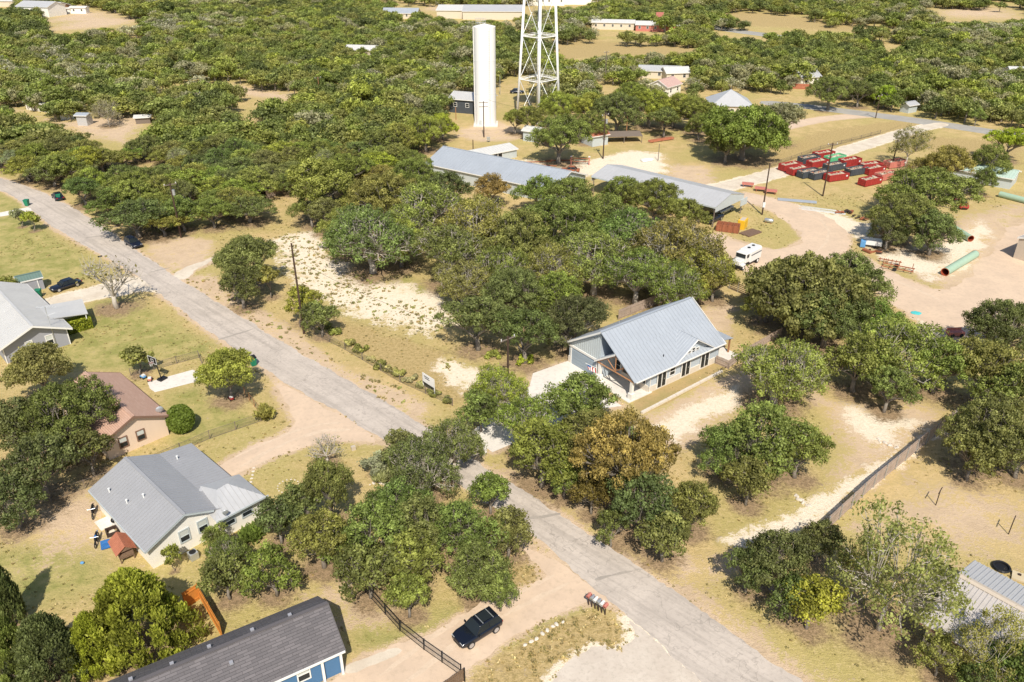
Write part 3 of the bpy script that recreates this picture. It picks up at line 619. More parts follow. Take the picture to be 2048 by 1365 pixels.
# --- middle lot
T(490, 520, 125, 'bushy oak standing alone beside the caliche lot', colr=OAK, spec='R')
T(480, 570, 100, 'low oak under the bushy one at the caliche lot', colr=DARK)
T(538, 560, 60, 'thin olive sapling right of the lone bushy oak', spec='small', colr=OLIVE, name='sapling')
T(608, 605, 80, 'leafy tree wrapped round the tall bare pole', spec='S', colr=LIGHT)
T(640, 635, 75, 'dark low tree right of the tall bare pole', spec='S', colr=OAK)
T(955, 640, 140, 'dark oak at the left front of the central grove', colr=OAK)
T(1035, 590, 150, 'tall oak at the front of the central grove', colr=OAK)
T(1050, 665, 140, 'oak above the short utility pole', colr=DARK)
T(1150, 640, 150, 'oak left of the blue metal roof', colr=DARK)
T(1110, 590, 120, 'oak tucked between the front ones of the central grove', colr=OAK)
GV = 'grey-twigged live oaks filling the central grove'
for cx, cy, ww in ((740, 470, 170), (690, 455, 110), (800, 480, 110), (770, 400, 150), (850, 420, 150), (900, 500, 150), (960, 450, 160), (1040, 480, 160), (1000, 540, 120), (925, 560, 110), (1120, 460, 170), (1110, 535, 130), (1190, 520, 150), (1200, 440, 150), (1270, 470, 150), (1275, 545, 130), (1350, 500, 170), (1400, 540, 120), (1345, 565, 120), (1430, 560, 80)):
    T(cx, cy, ww*1.12, 'grey-twigged live oak in the dense central grove', spec='gnarl' if R_.random() < .7 else None, colr=R_.choice((OAK, LIGHT, OLIVE)), group=GV)
T(1310, 400, 120, 'oak leaning over the long open shed roof', colr=OAK); T(1240, 385, 90, 'oak covering the near left end of the open shed', colr=OAK); T(1375, 430, 90, 'oak beside the trucks under the open shed', colr=OAK)
T(985, 375, 75, 'brown-tinged tree in front of the long blue-grey roof', colr=BROWN, name='small_tree'); T(900, 375, 90, 'dark oak at the eave of the long blue-grey roof', colr=DARK); T(830, 355, 110, 'oak at the left end of the long blue-grey roof', colr=OAK); T(1075, 385, 90, 'oak where the long blue-grey roof ends', colr=OAK); T(1140, 390, 100, 'oak between the two long roofs', colr=OAK)
T(640, 370, 150, 'round oak behind the short wooden fence', colr=LIGHT, spec='R'); T(690, 340, 100, 'oak behind the round one by the short wooden fence', colr=OAK); T(620, 415, 80, 'low oak right of the short wooden fence', colr=OAK)
# --- yard and right side
T(1118, 272, 132, 'dense round oak next to the small white metal shed', colr=OAK)
T(1492, 258, 185, 'great spreading oak standing alone in the dry field', colr=OAK); T(1560, 240, 110, 'olive oak right behind the great lone one', colr=GREY); T(1455, 285, 90, 'low left flank oak of the great lone one', colr=OAK)
T(1845, 385, 190, 'large oak right of the rubbish containers', colr=OAK, h=11, spec='L'); T(1800, 430, 130, 'oak below the rubbish containers', colr=OAK); T(1885, 330, 120, 'tall olive oak behind the rubbish containers', colr=OLIVE); T(1870, 460, 110, 'oak above the short green pipe', colr=OAK); T(1780, 460, 80, 'low dark oak by the scrap heap', colr=DARK)
T(1820, 288, 85, 'leaning thin-crowned oak beside the gravel road', spec='pale', colr=OLIVE)
T(1985, 320, 85, 'oak in front of the pale green shed roof', colr=OAK); T(2020, 285, 80, 'light green tree at the right edge by the dry meadow', colr=BRI); T(1965, 360, 60, 'low oak by the green shed roof', colr=OAK)
for cx, cy, ww in ((1175, 215, 90), (1235, 222, 110), (1120, 215, 90), (1060, 238, 70), (1180, 250, 80), (1300, 212, 100), (1350, 215, 90), (1395, 225, 90), (1330, 240, 70), (1030, 240, 55), (1400, 250, 60), (1260, 190, 80)):
    T(cx, cy, ww, 'oak between the water tower and the hip-roofed house', group='oaks behind the works yard', colr=R_.choice((OAK, OAK, LIGHT)))
T(1662, 182, 85, 'oak at the bend of the far paved road', colr=OAK); T(1772, 190, 50, 'yellowing tree beside the far paved road', colr=YEL, name='small_tree'); T(1720, 185, 60, 'dark oak between the far road bend and the yellowing tree', colr=DARK)
T(1955, 232, 34, 'tiny bright tree right beside the far paved road', colr=LIGHT, name='small_tree')
T(850, 262, 90, 'light green leafy tree left of the white standpipe', colr=BRI); T(800, 275, 80, 'light green scrub tree further left of the white standpipe', colr=BRI); T(885, 250, 60, 'light green bush nearest the white standpipe', colr=BRI)
T(212, 222, 55, 'pale feathery tree alone in the far left clearing', spec='pale', colr=GREY)
def nearpoly(pts, p):
    x, y = p; c = False; j = len(pts)-1
    for i in range(len(pts)):
        (x1, y1), (x2, y2) = pts[i], pts[j]
        if (y1 > y) != (y2 > y) and x < (x2-x1)*(y-y1)/(y2-y1)+x1: c = not c
        j = i
    return c
# --- the woods
CLEAR = [[(905, 235), (1000, 235), (1060, 262), (1060, 300), (1130, 335), (1200, 300), (1240, 262), (1405, 262), (1410, 215), (1500, 165), (1560, 200), (1700, 212), (1830, 232), (2060, 262), (2060, 900), (1200, 900), (1000, 460), (840, 310), (880, 290)],
 [(84, 30), (100, 10), (180, 8), (300, 38), (245, 52), (170, 60), (110, 66)], [(0, 203), (60, 210), (120, 236), (200, 222), (305, 220), (312, 250), (262, 292), (230, 300), (180, 278), (120, 252), (60, 228), (0, 218)],
 [(1110, 80), (1200, 80), (1395, 90), (1400, 104), (1300, 103), (1230, 106), (1160, 118), (1120, 116)], [(1425, 50), (1560, 68), (1560, 80), (1430, 68)], [(1870, 10), (2060, 20), (2060, 38), (1900, 40), (1860, 24)],
 [(770, 6), (900, 8), (1020, 12), (1180, -8), (1190, 10), (1090, 14), (1040, 34), (950, 42), (890, 34)], [(1185, 48), (1250, 42), (1350, 56), (1350, 66), (1240, 62), (1190, 60)], [(1205, 160), (1265, 160), (1265, 185), (1205, 185)],
 [(1295, 134), (1375, 134), (1375, 158), (1300, 158)], [(1330, 160), (1366, 160), (1366, 190), (1330, 190)], [(915, 185), (1060, 140), (1062, 235), (1000, 240), (915, 240)], [(702, 96), (742, 96), (742, 104), (702, 104)], [(1600, 146), (1640, 146), (1640, 182), (1600, 182)],
 [(466, 166), (530, 176), (600, 196), (590, 200), (520, 190)], [(782, 24), (818, 24), (818, 36), (782, 36)], [(-50, 2), (24, 4), (24, 14), (-50, 12)], [(1810, 200), (1840, 200), (1840, 232), (1810, 232)], [(534, 372), (570, 372), (570, 402), (534, 402)], [(1980, -4), (2060, -4), (2060, 4), (1990, 3)]]
CLEAR += [[(1450, 24), (1590, 27), (1610, 40), (1500, 42)], [(1490, 42), (1720, 50), (1735, 63), (1540, 54)], [(1750, 82), (1815, 84), (1815, 92), (1750, 92)], [(460, 160), (540, 172), (600, 188), (600, 202), (520, 192)], [(470, 205), (520, 205), (520, 225), (470, 225)]]
PATCHY = [[(1450, 24), (1620, 26), (1760, 46), (1800, 80), (1640, 90), (1500, 60)], [(1560, 60), (1800, 90), (1800, 110), (1600, 80)], [(690, 0), (900, 0), (900, 24), (700, 14)]]
edge = GP([(-420, 318), (-100, 330), (0, 345), (60, 366), (120, 398), (190, 430), (240, 455), (285, 478), (350, 474), (450, 462), (530, 450), (550, 412), (580, 396), (640, 392), (660, 470), (690, 480), (860, 470), (860, 310), (905, 240), (1000, 226), (1420, 240), (1560, 206), (1660, 204), (1780, 226), (1900, 246), (2048, 262), (2500, 330)])
def jitter_grid(y0, y1, sp, rg):
    pts = []; y = y0
    while y < y1:
        s = sp*(1+max(0, y-330)/900); wd = .72*y+30; x = -wd-rg.uniform(0, s)
        while x < wd: pts.append((x+rg.uniform(-.38, .38)*s, y+rg.uniform(-.38, .38)*s, s)); x += s
        y += s*.9
    return pts
rg = np.random.default_rng(21); cand = []
edgepoly = np.concatenate([edge, [(edge[-1][0]*10, 3000), (-4000, 3000), (-1500, edge[0][1])]])
pts = jitter_grid(85, 900, 5.6, rg); PP = np.array([(a, b) for a, b, _ in pts]); ok = inside(PP, edgepoly)
TR = np.array([(a, b, c) for a, b, c in TREES])
for (x, y, s), o in zip(pts, ok):
    if not o: continue
    Rw = s*(rg.uniform(.46, .76)+.3*(rg.random() < .12)); h = 5.2+rg.normal()*.9+(Rw-3.5)*.5; h = max(3.2, h)
    if y < 215: Rw *= 1.22; h *= 1.08
    if y < 330 and (np.hypot(TR[:, 0]-x, TR[:, 1]-y) < TR[:, 2]*.6+Rw*.3).any(): continue
    bad = False
    for sx, sy, sz in ((0, 0, 1), (-.8, 0, .55), (.8, 0, .55), (0, 0, .4)):
        px, py, _ = PR(x+sx*Rw, y+sy*Rw, h*sz)
        if any(nearpoly(c, (px, py)) for c in CLEAR): bad = True; break
    if bad: continue
    px, py, _ = PR(x, y, 0)
    if any(nearpoly(c, (px, py)) for c in PATCHY) and rg.random() < .55: continue
    if math.sin(x*.037+2*math.sin(y*.021))+math.sin(y*.049+1.3*math.sin(x*.03)) > (1.6 if y > 215 else 1.85) and rg.random() < .7: continue
    cand.append((x, y, Rw, h, px, py))
cand.sort(key=lambda c: c[1])
inview = [c for c in cand if -40 < c[4] < 2090]
NIND = max(0, 292-len(TREES)); ind = inview[:NIND]; rest = [c for c in cand if c not in set(ind)]
print('manual', len(TREES), 'individual woods', len(ind), 'rest', len(rest))
def wooded(px, py):
    if px < 330 and py > 300: return 'left', 'beside the curving upper road'
    if px < 640: return 'mid', 'between far left clearing and caliche lot'
    return 'silo', 'left of the white standpipe'
pal = [(OAK, 'dark green', 5), (OLIVE, 'olive', 4), (LIGHT, 'light green', 2), (DARK, 'deep shadowy green', 2), (GREY, 'greyish', 1), (YEL, 'yellowing', .35)]
for x, y, Rw, h, px, py in ind:
    colr, word, _ = R_.choices(pal, [p[2] for p in pal])[0]; k, where = wooded(px, py)
    spec = 'gnarl' if word == 'greyish' else ('M' if Rw > 3 else 'S')
    tree_at(x, y, Rw, f'{word} oak in the woods {where}', spec=spec, colr=colr, group=f'{word} woodland oaks {where}', h=h)
# far woods: one mass of instances
srccol = bpy.data.collections.new('woodland_sources'); SRC = []
BARKJ = BARK
wood_cols = [OAK, DARK, OLIVE, OAK, (.30, .31, .09), DARK, LIGHT, (.36, .34, .19), OAK, OLIVE, (.24, .28, .08), (.42, .40, .27)]
for q in range(12):
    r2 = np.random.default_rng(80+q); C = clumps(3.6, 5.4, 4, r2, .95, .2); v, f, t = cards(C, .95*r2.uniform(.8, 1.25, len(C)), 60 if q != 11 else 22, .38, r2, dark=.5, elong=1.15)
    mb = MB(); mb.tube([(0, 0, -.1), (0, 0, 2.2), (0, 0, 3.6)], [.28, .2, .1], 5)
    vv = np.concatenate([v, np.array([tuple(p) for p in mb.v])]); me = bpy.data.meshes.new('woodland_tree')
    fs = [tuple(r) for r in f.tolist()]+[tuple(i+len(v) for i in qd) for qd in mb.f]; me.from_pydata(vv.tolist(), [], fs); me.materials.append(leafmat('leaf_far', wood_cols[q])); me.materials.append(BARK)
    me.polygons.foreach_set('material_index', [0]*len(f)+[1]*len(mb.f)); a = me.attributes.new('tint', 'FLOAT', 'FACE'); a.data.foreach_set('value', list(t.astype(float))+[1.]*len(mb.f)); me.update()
    o = bpy.data.objects.new('woodland_tree', me); o.color = (*wood_cols[q], 1); srccol.objects.link(o); SRC.append(o)
def scatter(name, P, S, Rz, K, coll, **tg):
    me = bpy.data.meshes.new(name); me.vertices.add(len(P)); me.vertices.foreach_set('co', np.asarray(P, np.float32).ravel())
    for nm, ty, da, fld in (('sc', 'FLOAT_VECTOR', S, 'vector'), ('ro', 'FLOAT', Rz, 'value'), ('id', 'INT', K, 'value')):
        a = me.attributes.new(nm, ty, 'POINT'); a.data.foreach_set(fld, np.asarray(da, np.int32 if ty == 'INT' else np.float32).ravel())
    o = bpy.data.objects.new(name, me); COL.objects.link(o); m = o.modifiers.new('scatter', 'NODES')
    ng = bpy.data.node_groups.new(name+'_nodes', 'GeometryNodeTree'); m.node_group = ng
    ng.interface.new_socket('Geometry', in_out='INPUT', socket_type='NodeSocketGeometry'); ng.interface.new_socket('Geometry', in_out='OUTPUT', socket_type='NodeSocketGeometry')
    N = ng.nodes; L = ng.links; gi = N.new('NodeGroupInput'); gq = N.new('NodeGroupOutput'); ip = N.new('GeometryNodeInstanceOnPoints'); ci = N.new('GeometryNodeCollectionInfo')
    m2p = N.new('GeometryNodeMeshToPoints'); L.new(gi.outputs[0], m2p.inputs['Mesh'])
    ci.inputs['Collection'].default_value = coll; ci.inputs['Separate Children'].default_value = True; ci.inputs['Reset Children'].default_value = True
    def na(nm, ty):
        x = N.new('GeometryNodeInputNamedAttribute'); x.data_type = ty; x.inputs['Name'].default_value = nm; return x.outputs['Attribute']
    L.new(m2p.outputs[0], ip.inputs['Points']); L.new(ci.outputs[0], ip.inputs['Instance']); ip.inputs['Pick Instance'].default_value = True
    L.new(na('id', 'INT'), ip.inputs['Instance Index']); L.new(na('sc', 'FLOAT_VECTOR'), ip.inputs['Scale'])
    cx = N.new('ShaderNodeCombineXYZ'); L.new(na('ro', 'FLOAT'), cx.inputs[2]); e2r = N.new('FunctionNodeEulerToRotation'); L.new(cx.outputs[0], e2r.inputs[0]); L.new(e2r.outputs[0], ip.inputs['Rotation'])
    L.new(ip.outputs[0], gq.inputs[0]); tag(o, **tg); return o
rest = np.array([c[:4] for c in rest]); k = len(rest)
# species drift: neighbours tend to share a colour
cell = np.sin(rest[:, 0]*.031+1)+np.sin(rest[:, 1]*.043+2)+rg.normal(size=k)*.9; K = np.clip(((cell+2.4)/4.8*12), 0, 11).astype(int)
scatter('woodland', np.c_[rest[:, :2], np.zeros(k)], np.c_[rest[:, 2]/3.6, rest[:, 2]/3.6, rest[:, 3]/5.4], rg.uniform(0, 6.28, k), K, srccol, label='unbroken oak woodland stretching away to the horizon', cat='woodland', kind='stuff')

# leaf litter and worn soil under the crowns
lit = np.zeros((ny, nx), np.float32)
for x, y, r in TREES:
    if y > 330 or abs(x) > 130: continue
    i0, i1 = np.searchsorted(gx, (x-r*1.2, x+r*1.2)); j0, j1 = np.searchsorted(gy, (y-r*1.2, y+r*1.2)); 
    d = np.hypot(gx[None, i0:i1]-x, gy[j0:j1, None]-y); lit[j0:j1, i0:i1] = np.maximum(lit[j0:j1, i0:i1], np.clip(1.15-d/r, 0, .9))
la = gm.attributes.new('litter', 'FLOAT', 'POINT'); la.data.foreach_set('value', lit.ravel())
# ------------------------------------------------------------------ buildings
def win(root, c, rz, wd, ht, frame='trim', pane='glass', fw=.1, sash=True, blind=False, label=None):
    """window on a wall: c local centre, rz = direction the window faces (local)"""
    n = Vector((math.cos(rz), math.sin(rz), 0)); t = Vector((-n.y, n.x, 0)); c = Vector(c); mb = MB()
    for s in (-1, 1): mb.box(c+t*s*(wd/2+fw/2)+n*.03, (.07, fw, ht+2*fw), rz); mb.box(c+Vector((0, 0, s*(ht/2+fw/2)))+n*.033, (.07, wd, fw), rz)
    if sash: mb.box(c+n*.035, (.05, wd, .06), rz)
    w_ = mb.build('window', frame, root)
    p = MB(); p.box(c+n*.012, (.02, wd, ht), rz); p.build('pane', pane, w_)
    if blind: b = MB(); b.box(c+n*.026+Vector((0, 0, ht*.25)), (.004, wd*.96, ht*.46), rz); b.build('blind', 'blind', w_)
    if label: w_['label'] = label
    return w_
def door(root, c, rz, wd, ht, mat='glass', frame='trim', name='door', double=False):
    n = Vector((math.cos(rz), math.sin(rz), 0)); t = Vector((-n.y, n.x, 0)); c = Vector(c); mb = MB()
    mb.box(c+n*.02, (.05, wd, ht), rz); d = mb.build(name, mat, root); f = MB()
    for s in (-1, 1): f.box(c+t*s*(wd/2+.07)+n*.03, (.08, .14, ht+.28), rz)
    f.box(c+Vector((0, 0, ht/2+.07))+n*.033, (.08, wd, .14), rz)
    if double: f.box(c+n*.05, (.05, .12, ht), rz)
    f.build('frame', frame, d); h = MB(); h.box(c+t*(wd*.3)+n*.07, (.05, .06, .15), rz); h.build('handle', 'galv', d); return d
def gable(root, L, W, e, rh, ry=None, oh=.5, roof='roof_grey', wall='siding_white', rib=.5, trim='trim', base=None, ohx=None, th=.12, rh_=.05, e2=None, x0=0):
    """walls 0..L by 0..W, ridge along x"""
    ry = W/2 if ry is None else ry; ohx = oh if ohx is None else ohx; e2 = e if e2 is None else e2
    m1 = (rh-e)/(ry+oh) if ry else 1; m2 = (rh-e2)/(W+oh-ry)
    wl = MB(); wl.xprism([(0, -.1), (0, e+m1*oh-th), (ry, rh-th*1.15), (W, e2+m2*oh-th), (W, -.1)], x0, L); wl.build('wall', wall, root)
    r = MB(); r.slab([(x0-ohx, -oh, e), (L+ohx, -oh, e), (L+ohx, ry, rh), (x0-ohx, ry, rh)], th, 0, rib, rh_); r.slab([(x0-ohx, W+oh, e2), (L+ohx, W+oh, e2), (L+ohx, ry, rh), (x0-ohx, ry, rh)], th, 0, rib, rh_)
    r.box(((x0+L)/2, ry, rh+.02), (L-x0+2*ohx, .34, .06)); ro = r.build('roof', roof, root)
    f = MB()
    for x in (x0-ohx-.02, L+ohx+.02):
        for (ya, za, yb, zb) in ((-oh, e, ry, rh), (W+oh, e2, ry, rh)):
            d = 1 if x > 0.5*(x0+L) else -1
            f.add([(x-.03, ya, za-.24), (x+.03, ya, za-.24), (x+.03, yb, zb-.24), (x-.03, yb, zb-.24), (x-.03, ya, za+.03), (x+.03, ya, za+.03), (x+.03, yb, zb+.03), (x-.03, yb, zb+.03)], [(0, 3, 2, 1), (4, 5, 6, 7), (0, 1, 5, 4), (1, 2, 6, 5), (2, 3, 7, 6), (3, 0, 4, 7)])
    for y, z in ((-oh-.03, e), (W+oh+.03, e2)): f.box(((x0+L)/2, y, z-.11), (L-x0+2*ohx, .07, .2))
    f.build('fascia', trim, root); return ro
def hip(root, x0, x1, y0, y1, e, rh, roof, wall, oh=.5, rib=0, name='roof'):
    wl = MB(); wl.box(((x0+x1)/2, (y0+y1)/2, e/2-.1), (x1-x0, y1-y0, e)); wl.build('wall', wall, root)
    a, b, c, d = x0-oh, x1+oh, y0-oh, y1+oh; k = min(b-a, d-c)/2; r = MB()
    if b-a >= d-c: p, q = ((a+k, (c+d)/2, rh), (b-k, (c+d)/2, rh))
    else: p, q = (((a+b)/2, c+k, rh), ((a+b)/2, d-k, rh))
    A, B, C_, D = (a, c, e), (b, c, e), (b, d, e), (a, d, e)
    if b-a >= d-c: fs = [(0, 1, 5, 4), (2, 3, 4, 5), (1, 2, 5), (3, 0, 4)]
    else: fs = [(0, 1, 4), (1, 2, 5, 4), (2, 3, 5), (3, 0, 4, 5)]
    r.add([A, B, C_, D, p, q], fs+[(3, 2, 1, 0)]); o = r.build(name, roof, root); return o
# --- main blue-grey house
hs = thing('house', 'new pale blue house with blue metal roof and timber-framed porch', 'house', HO, hrz)
W_ = 12.4; RY = 6.0; RZ = 7.45; EV = 2.95; OH = .6; SL = (RZ-EV)/(RY+OH); SL2 = (RZ-EV)/(W_+OH-RY); PY = 3.1; PZ = EV+SL*(PY+OH)
zr = lambda y: EV+SL*(y+OH)
wl = MB()
wl.xprism([(6.3, -.1), (6.3, zr(5.7)-.25), (RY, RZ-.25), (W_, EV+SL2*OH-.12), (W_, -.1)], -.5, 15.9)          # garage side block
wl.xprism([(0, .0), (0, zr(0)-.14), (6.3, zr(6.0)-.35), (6.3, 0)], 2.3, 15.9)                            # room side block
wl.add([(6.9, -.02, 2.5), (14, -.02, 2.5), (14, -.02, 2.9), (10.4, -.02, 5.3), (6.9, -.02, 2.9)], [(0, 1, 2, 3, 4)])
wl.build('wall', 'siding_blue', hs)
for c_, d_ in (((9.1, -.06, .45), (13.7, .14, .9)), ((-.56, 12.15, .5), (.14, .6, 1.0)), ((-.56, 6.5, .5), (.14, .5, 1.0)), ((2.22, 2.5, .5), (.14, 4.8, 1.0))): sb = MB(); sb.box(c_, d_); sb.build('stone_base', 'limestone', hs)
r = MB()
r.slab([(-1.0, W_+OH, EV), (16.5, W_+OH, EV), (16.1, RY, RZ), (-1.0, RY, RZ)], .14, 0, .62, .06, .06)
r.slab([(-1.0, PY, PZ), (16.1, PY, PZ), (16.1, RY, RZ), (-1.0, RY, RZ)], .14, 0, .62, .06, .06)
r.slab([(-1.0, -OH, EV), (16.5, -OH, EV), (16.1, PY, PZ), (-1.0, PY, PZ)], .14, 0, .62, .06, .06)
r.box((7.5, RY, RZ+.03), (17.0, .36, .06)); r.build('roof', 'roof_blue', hs)
r = MB(); r.slab([(-1.02, 2*PY+OH, EV), (2.4, 2*PY+OH, EV), (2.4, PY, PZ+.02), (-1.02, PY, PZ+.02)], .13, 0, .62, .06, .06); r.build('porch_roof', 'roof_blue', hs)
r = MB()  # side cross gable
DX, DZ, DI = 10.4, 5.45, 3.3
for s in (-1, 1):
    ex = DX+s*3.85; r.slab([(ex, -.55, EV+.06), (ex-s*.02, -.5, EV+.06), (DX, DI, DZ), (DX, -.55, DZ)], .12)
    for q in range(9):
        f = q/9; yy = -.55+f*(DI+.55); xx = DX; zz = DZ+.05; t = 1-f; r.tube([(DX, yy, zz), (DX+s*3.85*t, yy, DZ+.05+(EV-DZ)*t)], .03, 4)
r.build('side_gable_roof', 'roof_blue', hs)
f = MB()
def rake(mb, x, ya, za, yb, zb, h=.26, t=.07):
    mb.add([(x-t/2, ya, za-h), (x+t/2, ya, za-h), (x+t/2, yb, zb-h), (x-t/2, yb, zb-h), (x-t/2, ya, za+.02), (x+t/2, ya, za+.02), (x+t/2, yb, zb+.02), (x-t/2, yb, zb+.02)], [(0, 3, 2, 1), (4, 5, 6, 7), (0, 1, 5, 4), (1, 2, 6, 5), (2, 3, 7, 6), (3, 0, 4, 7)])
rake(f, -1.06, W_+OH, EV, RY, RZ); rake(f, -1.08, 2*PY+OH, EV, PY, PZ); rake(f, 16.4, -OH, EV, RY, RZ); f.box((7.8, -OH-.03, EV-.1), (17.2, .07, .2))
for s in (-1, 1): f.tube([(DX, -.6, DZ-.08), (DX+s*3.85, -.6, EV-.05)], .07, 4)
f.box((-.6, 9.3, 2.75), (.12, 6.4, .3)); f.build('fascia', 'trim', hs)
g = MB(); g.add([(-.56, 6.2, 2.9), (-.56, 12.3, 2.9), (-.56, 12.3, 3.05), (-.56, 6.2, 6.6)], [(3, 2, 1, 0)])
for q in range(15):
    yy = 6.4+q*.4; g.box((-.57, yy, (2.9+7.0-(yy-6.2)*SL2)/2-.05), (.05, .06, max(.1, 7.0-(yy-6.2)*SL2-2.9-.3)))
g.build('gable_siding', 'siding_metal', hs)
gd = MB(); gd.box((-.54, 9.35, 1.12), (.1, 4.9, 2.24))
for q in range(1, 4): gd.box((-.6, 9.35, q*.56), (.03, 4.88, .02))
gd = gd.build('garage_door', 'garage', hs); gf = MB()
for s in (-1, 1): gf.box((-.58, 9.35+s*2.55, 1.2), (.14, .2, 2.4))
gf.build('frame', 'trim', gd)
door(hs, (2.27, 3.9, 1.05), math.pi, 1.5, 2.1, 'glass', 'timber', double=True); win(hs, (2.26, 1.4, 1.7), math.pi, 1.6, 1.2); win(hs, (2.26, 5.6, 1.6), math.pi, .8, 1.4)
for x, wd, zc, ht in ((4.5, 1.5, 1.2, 2.1), (9.1, 1.5, 1.25, 2.1), (12.9, 1.5, 1.25, 2.1)): door(hs, (x, -.13, zc+.1), -math.pi/2, wd, ht, double=True, name='patio_door')
win(hs, (6.6, -.01, 1.75), -math.pi/2, .9, 1.1); 
for x, z in ((9.6, 3.45), (10.4, 3.6), (11.2, 3.45)): win(hs, (x, -.02, z), -math.pi/2, .5, .75 if x == 10.4 else .55, fw=.08)
def truss(x):
    mb = MB(); mb.tube([(x, -.3, EV-.15), (x, 2*PY+.3, EV-.15)], .11, 4); mb.tube([(x, -.3, EV-.1), (x, PY, PZ-.3)], .1, 4); mb.tube([(x, 2*PY+.3, EV-.1), (x, PY, PZ-.3)], .1, 4)
    mb.tube([(x, PY, EV-.1), (x, PY, PZ-.3)], .09, 4); mb.tube([(x, PY, EV), (x, PY-1.5, EV+1.1)], .08, 4); mb.tube([(x, PY, EV), (x, PY+1.5, EV+1.1)], .08, 4); return mb
truss(-.85).build('porch_truss', 'timber', hs)
for yy in (.15, 6.05):
    c = MB(); c.prism([(-1.0+.62*a, yy-.35+.7*b) for a, b in ((0, 0), (1, 0), (1, 1), (0, 1))], 0, 1.0); c.prism([(-.88+.38*a, yy-.2+.4*b) for a, b in ((0, 0), (1, 0), (1, 1), (0, 1))], 1.0, EV-.2); c.build('porch_column', 'trim', hs)
b = MB(); b.slab([(16.3, .8, 2.6), (16.3, 4.8, 2.6), (16.3+.01, 4.8, 2.9), (16.3, .8, 2.9)], .05); b = MB(); b.slab([(19.2, .3, 2.45), (19.2, 4.3, 2.45), (16., 4.3, 2.95), (16., .3, 2.95)], .1, 0, .62, .06, .06); b.build('rear_porch_roof', 'roof_blue', hs)
for yy in (.6, 4.1): b = MB(); b.box((18.9, yy, 1.2), (.2, .2, 2.4)); b.build('rear_post', 'timber', hs)
b = MB(); b.box((17.8, 1.2, .08), (3.4, 4.2, .16)); b.build('rear_patio', 'concrete', hs)
v = MB(); v.tube([(5.5, .8, zr(.8)), (5.5, .8, zr(.8)+.35)], .06, 6); v.build('roof_vent', 'black', hs)
# flag on the porch column
fl = thing('flag', 'red, white and blue flag on a short slanted pole at the porch column', 'flag', tuple(hl(-1.0, 6.3)), hrz)
m = MB(); m.tube([(0, 0, 1.9), (-1.3, .9, 2.75)], .03, 5); m.build('flag_pole', 'white', fl)
fm = MB(); NX = 7
for j in range(6):
    for i in range(NX-1):
        pass
def flagpt(u, v): base = Vector((-.1, .07, 1.97)).lerp(Vector((-1.0, .7, 2.55)), v); return base+Vector((0.05*math.sin(v*5+u*3), 0.1*math.sin(u*4), -.75*u))
for j in range(7):
    for (v0, v1) in ((j/7, (j+1)/7),):
        vs = [flagpt(u/5, vv) for u in range(6) for vv in (v0, v1)]
        for u in range(5): fm.add([vs[2*u], vs[2*u+1], vs[2*u+3], vs[2*u+2]], [(0, 1, 2, 3)], 2 if (u < 2 and j > 3) else j % 2)
fm.build('flag_cloth', ['red_paint', 'white', 'blue'], fl)
# --- white house, lower left
O2 = (-34.0, 55.6); wh = thing('house', 'white house with a grey ribbed metal roof above the cedar trees', 'house', O2, rad(46.5))   # local x across (right), y back
prof = [(0, 2.7), (4.2, 4.6), (7.6, 3.2), (11.2, 2.75)]
wb = MB(); n = len(prof)
pw = [(.45, -.1), (.45, 2.82), (4.2, 4.42), (7.6, 3.05), (10.8, 2.65), (10.8, -.1)]
wb.add([(x, .45, z) for x, z in pw]+[(x, 12.6, z) for x, z in pw], [tuple(range(6)), tuple(range(11, 5, -1))]+[(i, i+6, (i+1) % 6+6, (i+1) % 6) for i in range(6)])
wb.box((9.4, 1.7, 1.25), (4.2, 4.4, 2.7)); wb.build('wall', 'siding_white', wh)
r = MB()
for (a, za), (b_, zb) in zip(prof[:-1], prof[1:]):
    r.slab([(a, 0, za), (a, 13.0, za), (b_, 13.0, zb), (b_, 0, zb)] if za < zb else [(b_, 0, zb), (b_, 13.0, zb), (a, 13.0, za), (a, 0, za)], .12, 0, .45, .03, .05)
r.box((4.2, 6.5, 4.63), (.3, 13., .06)); r.build('roof', 'roof_grey', wh)
r = MB(); A = (6.6, -1.0, 2.72); B = (12.0, -1.0, 2.72); C1 = (12.0, 4.2, 2.72); D1 = (6.6, 4.2, 3.3); Q = (8.4, 1.7, 4.15); Q2 = (8.4, 4.6, 4.0)
r.slab([A, B, (9.6, 1.9, 4.12), Q], .1)
for k in range(1, 11):
    x = 6.6+k*.52; yt = -1+2.7*min(1, (x-6.6)/1.8) if x < 8.4 else (1.7+.2*(x-8.4)/1.2 if x < 9.6 else 1.9-2.9*(x-9.6)/2.7); z0 = 2.74; zt = 2.72+1.42*(yt+1)/2.8; r.add([(x-.03, -1, z0), (x+.03, -1, z0), (x+.03, yt, zt+.03), (x-.03, yt, zt+.03)], [(0, 1, 2, 3)], 1)  # flat rib lines in the darker painted-shade colour
r.add([B, C1, (9.6, 1.9, 4.12)], [(0, 1, 2)]); r.add([C1, (8.0, 4.6, 3.25), Q, (9.6, 1.9, 4.12)], [(0, 1, 2, 3)]); r.add([A, Q, (8.0, 4.6, 3.25), (6.6, 3, 3.2)], [(0, 1, 2, 3)])
r.build('hip_roof', 'roof_zinc', wh)
f = MB(); rk = [(0, 2.7), (4.2, 4.6), (7.0, 3.42)]
for (a, za), (b_, zb) in zip(rk[:-1], rk[1:]): f.add([(a, -.03, za-.22), (b_, -.03, zb-.22), (b_, -.03, zb+.03), (a, -.03, za+.03), (a, .03, za-.22), (b_, .03, zb-.22), (b_, .03, zb+.03), (a, .03, za+.03)], [(3, 2, 1, 0), (4, 5, 6, 7), (0, 1, 5, 4), (3, 7, 6, 2)])
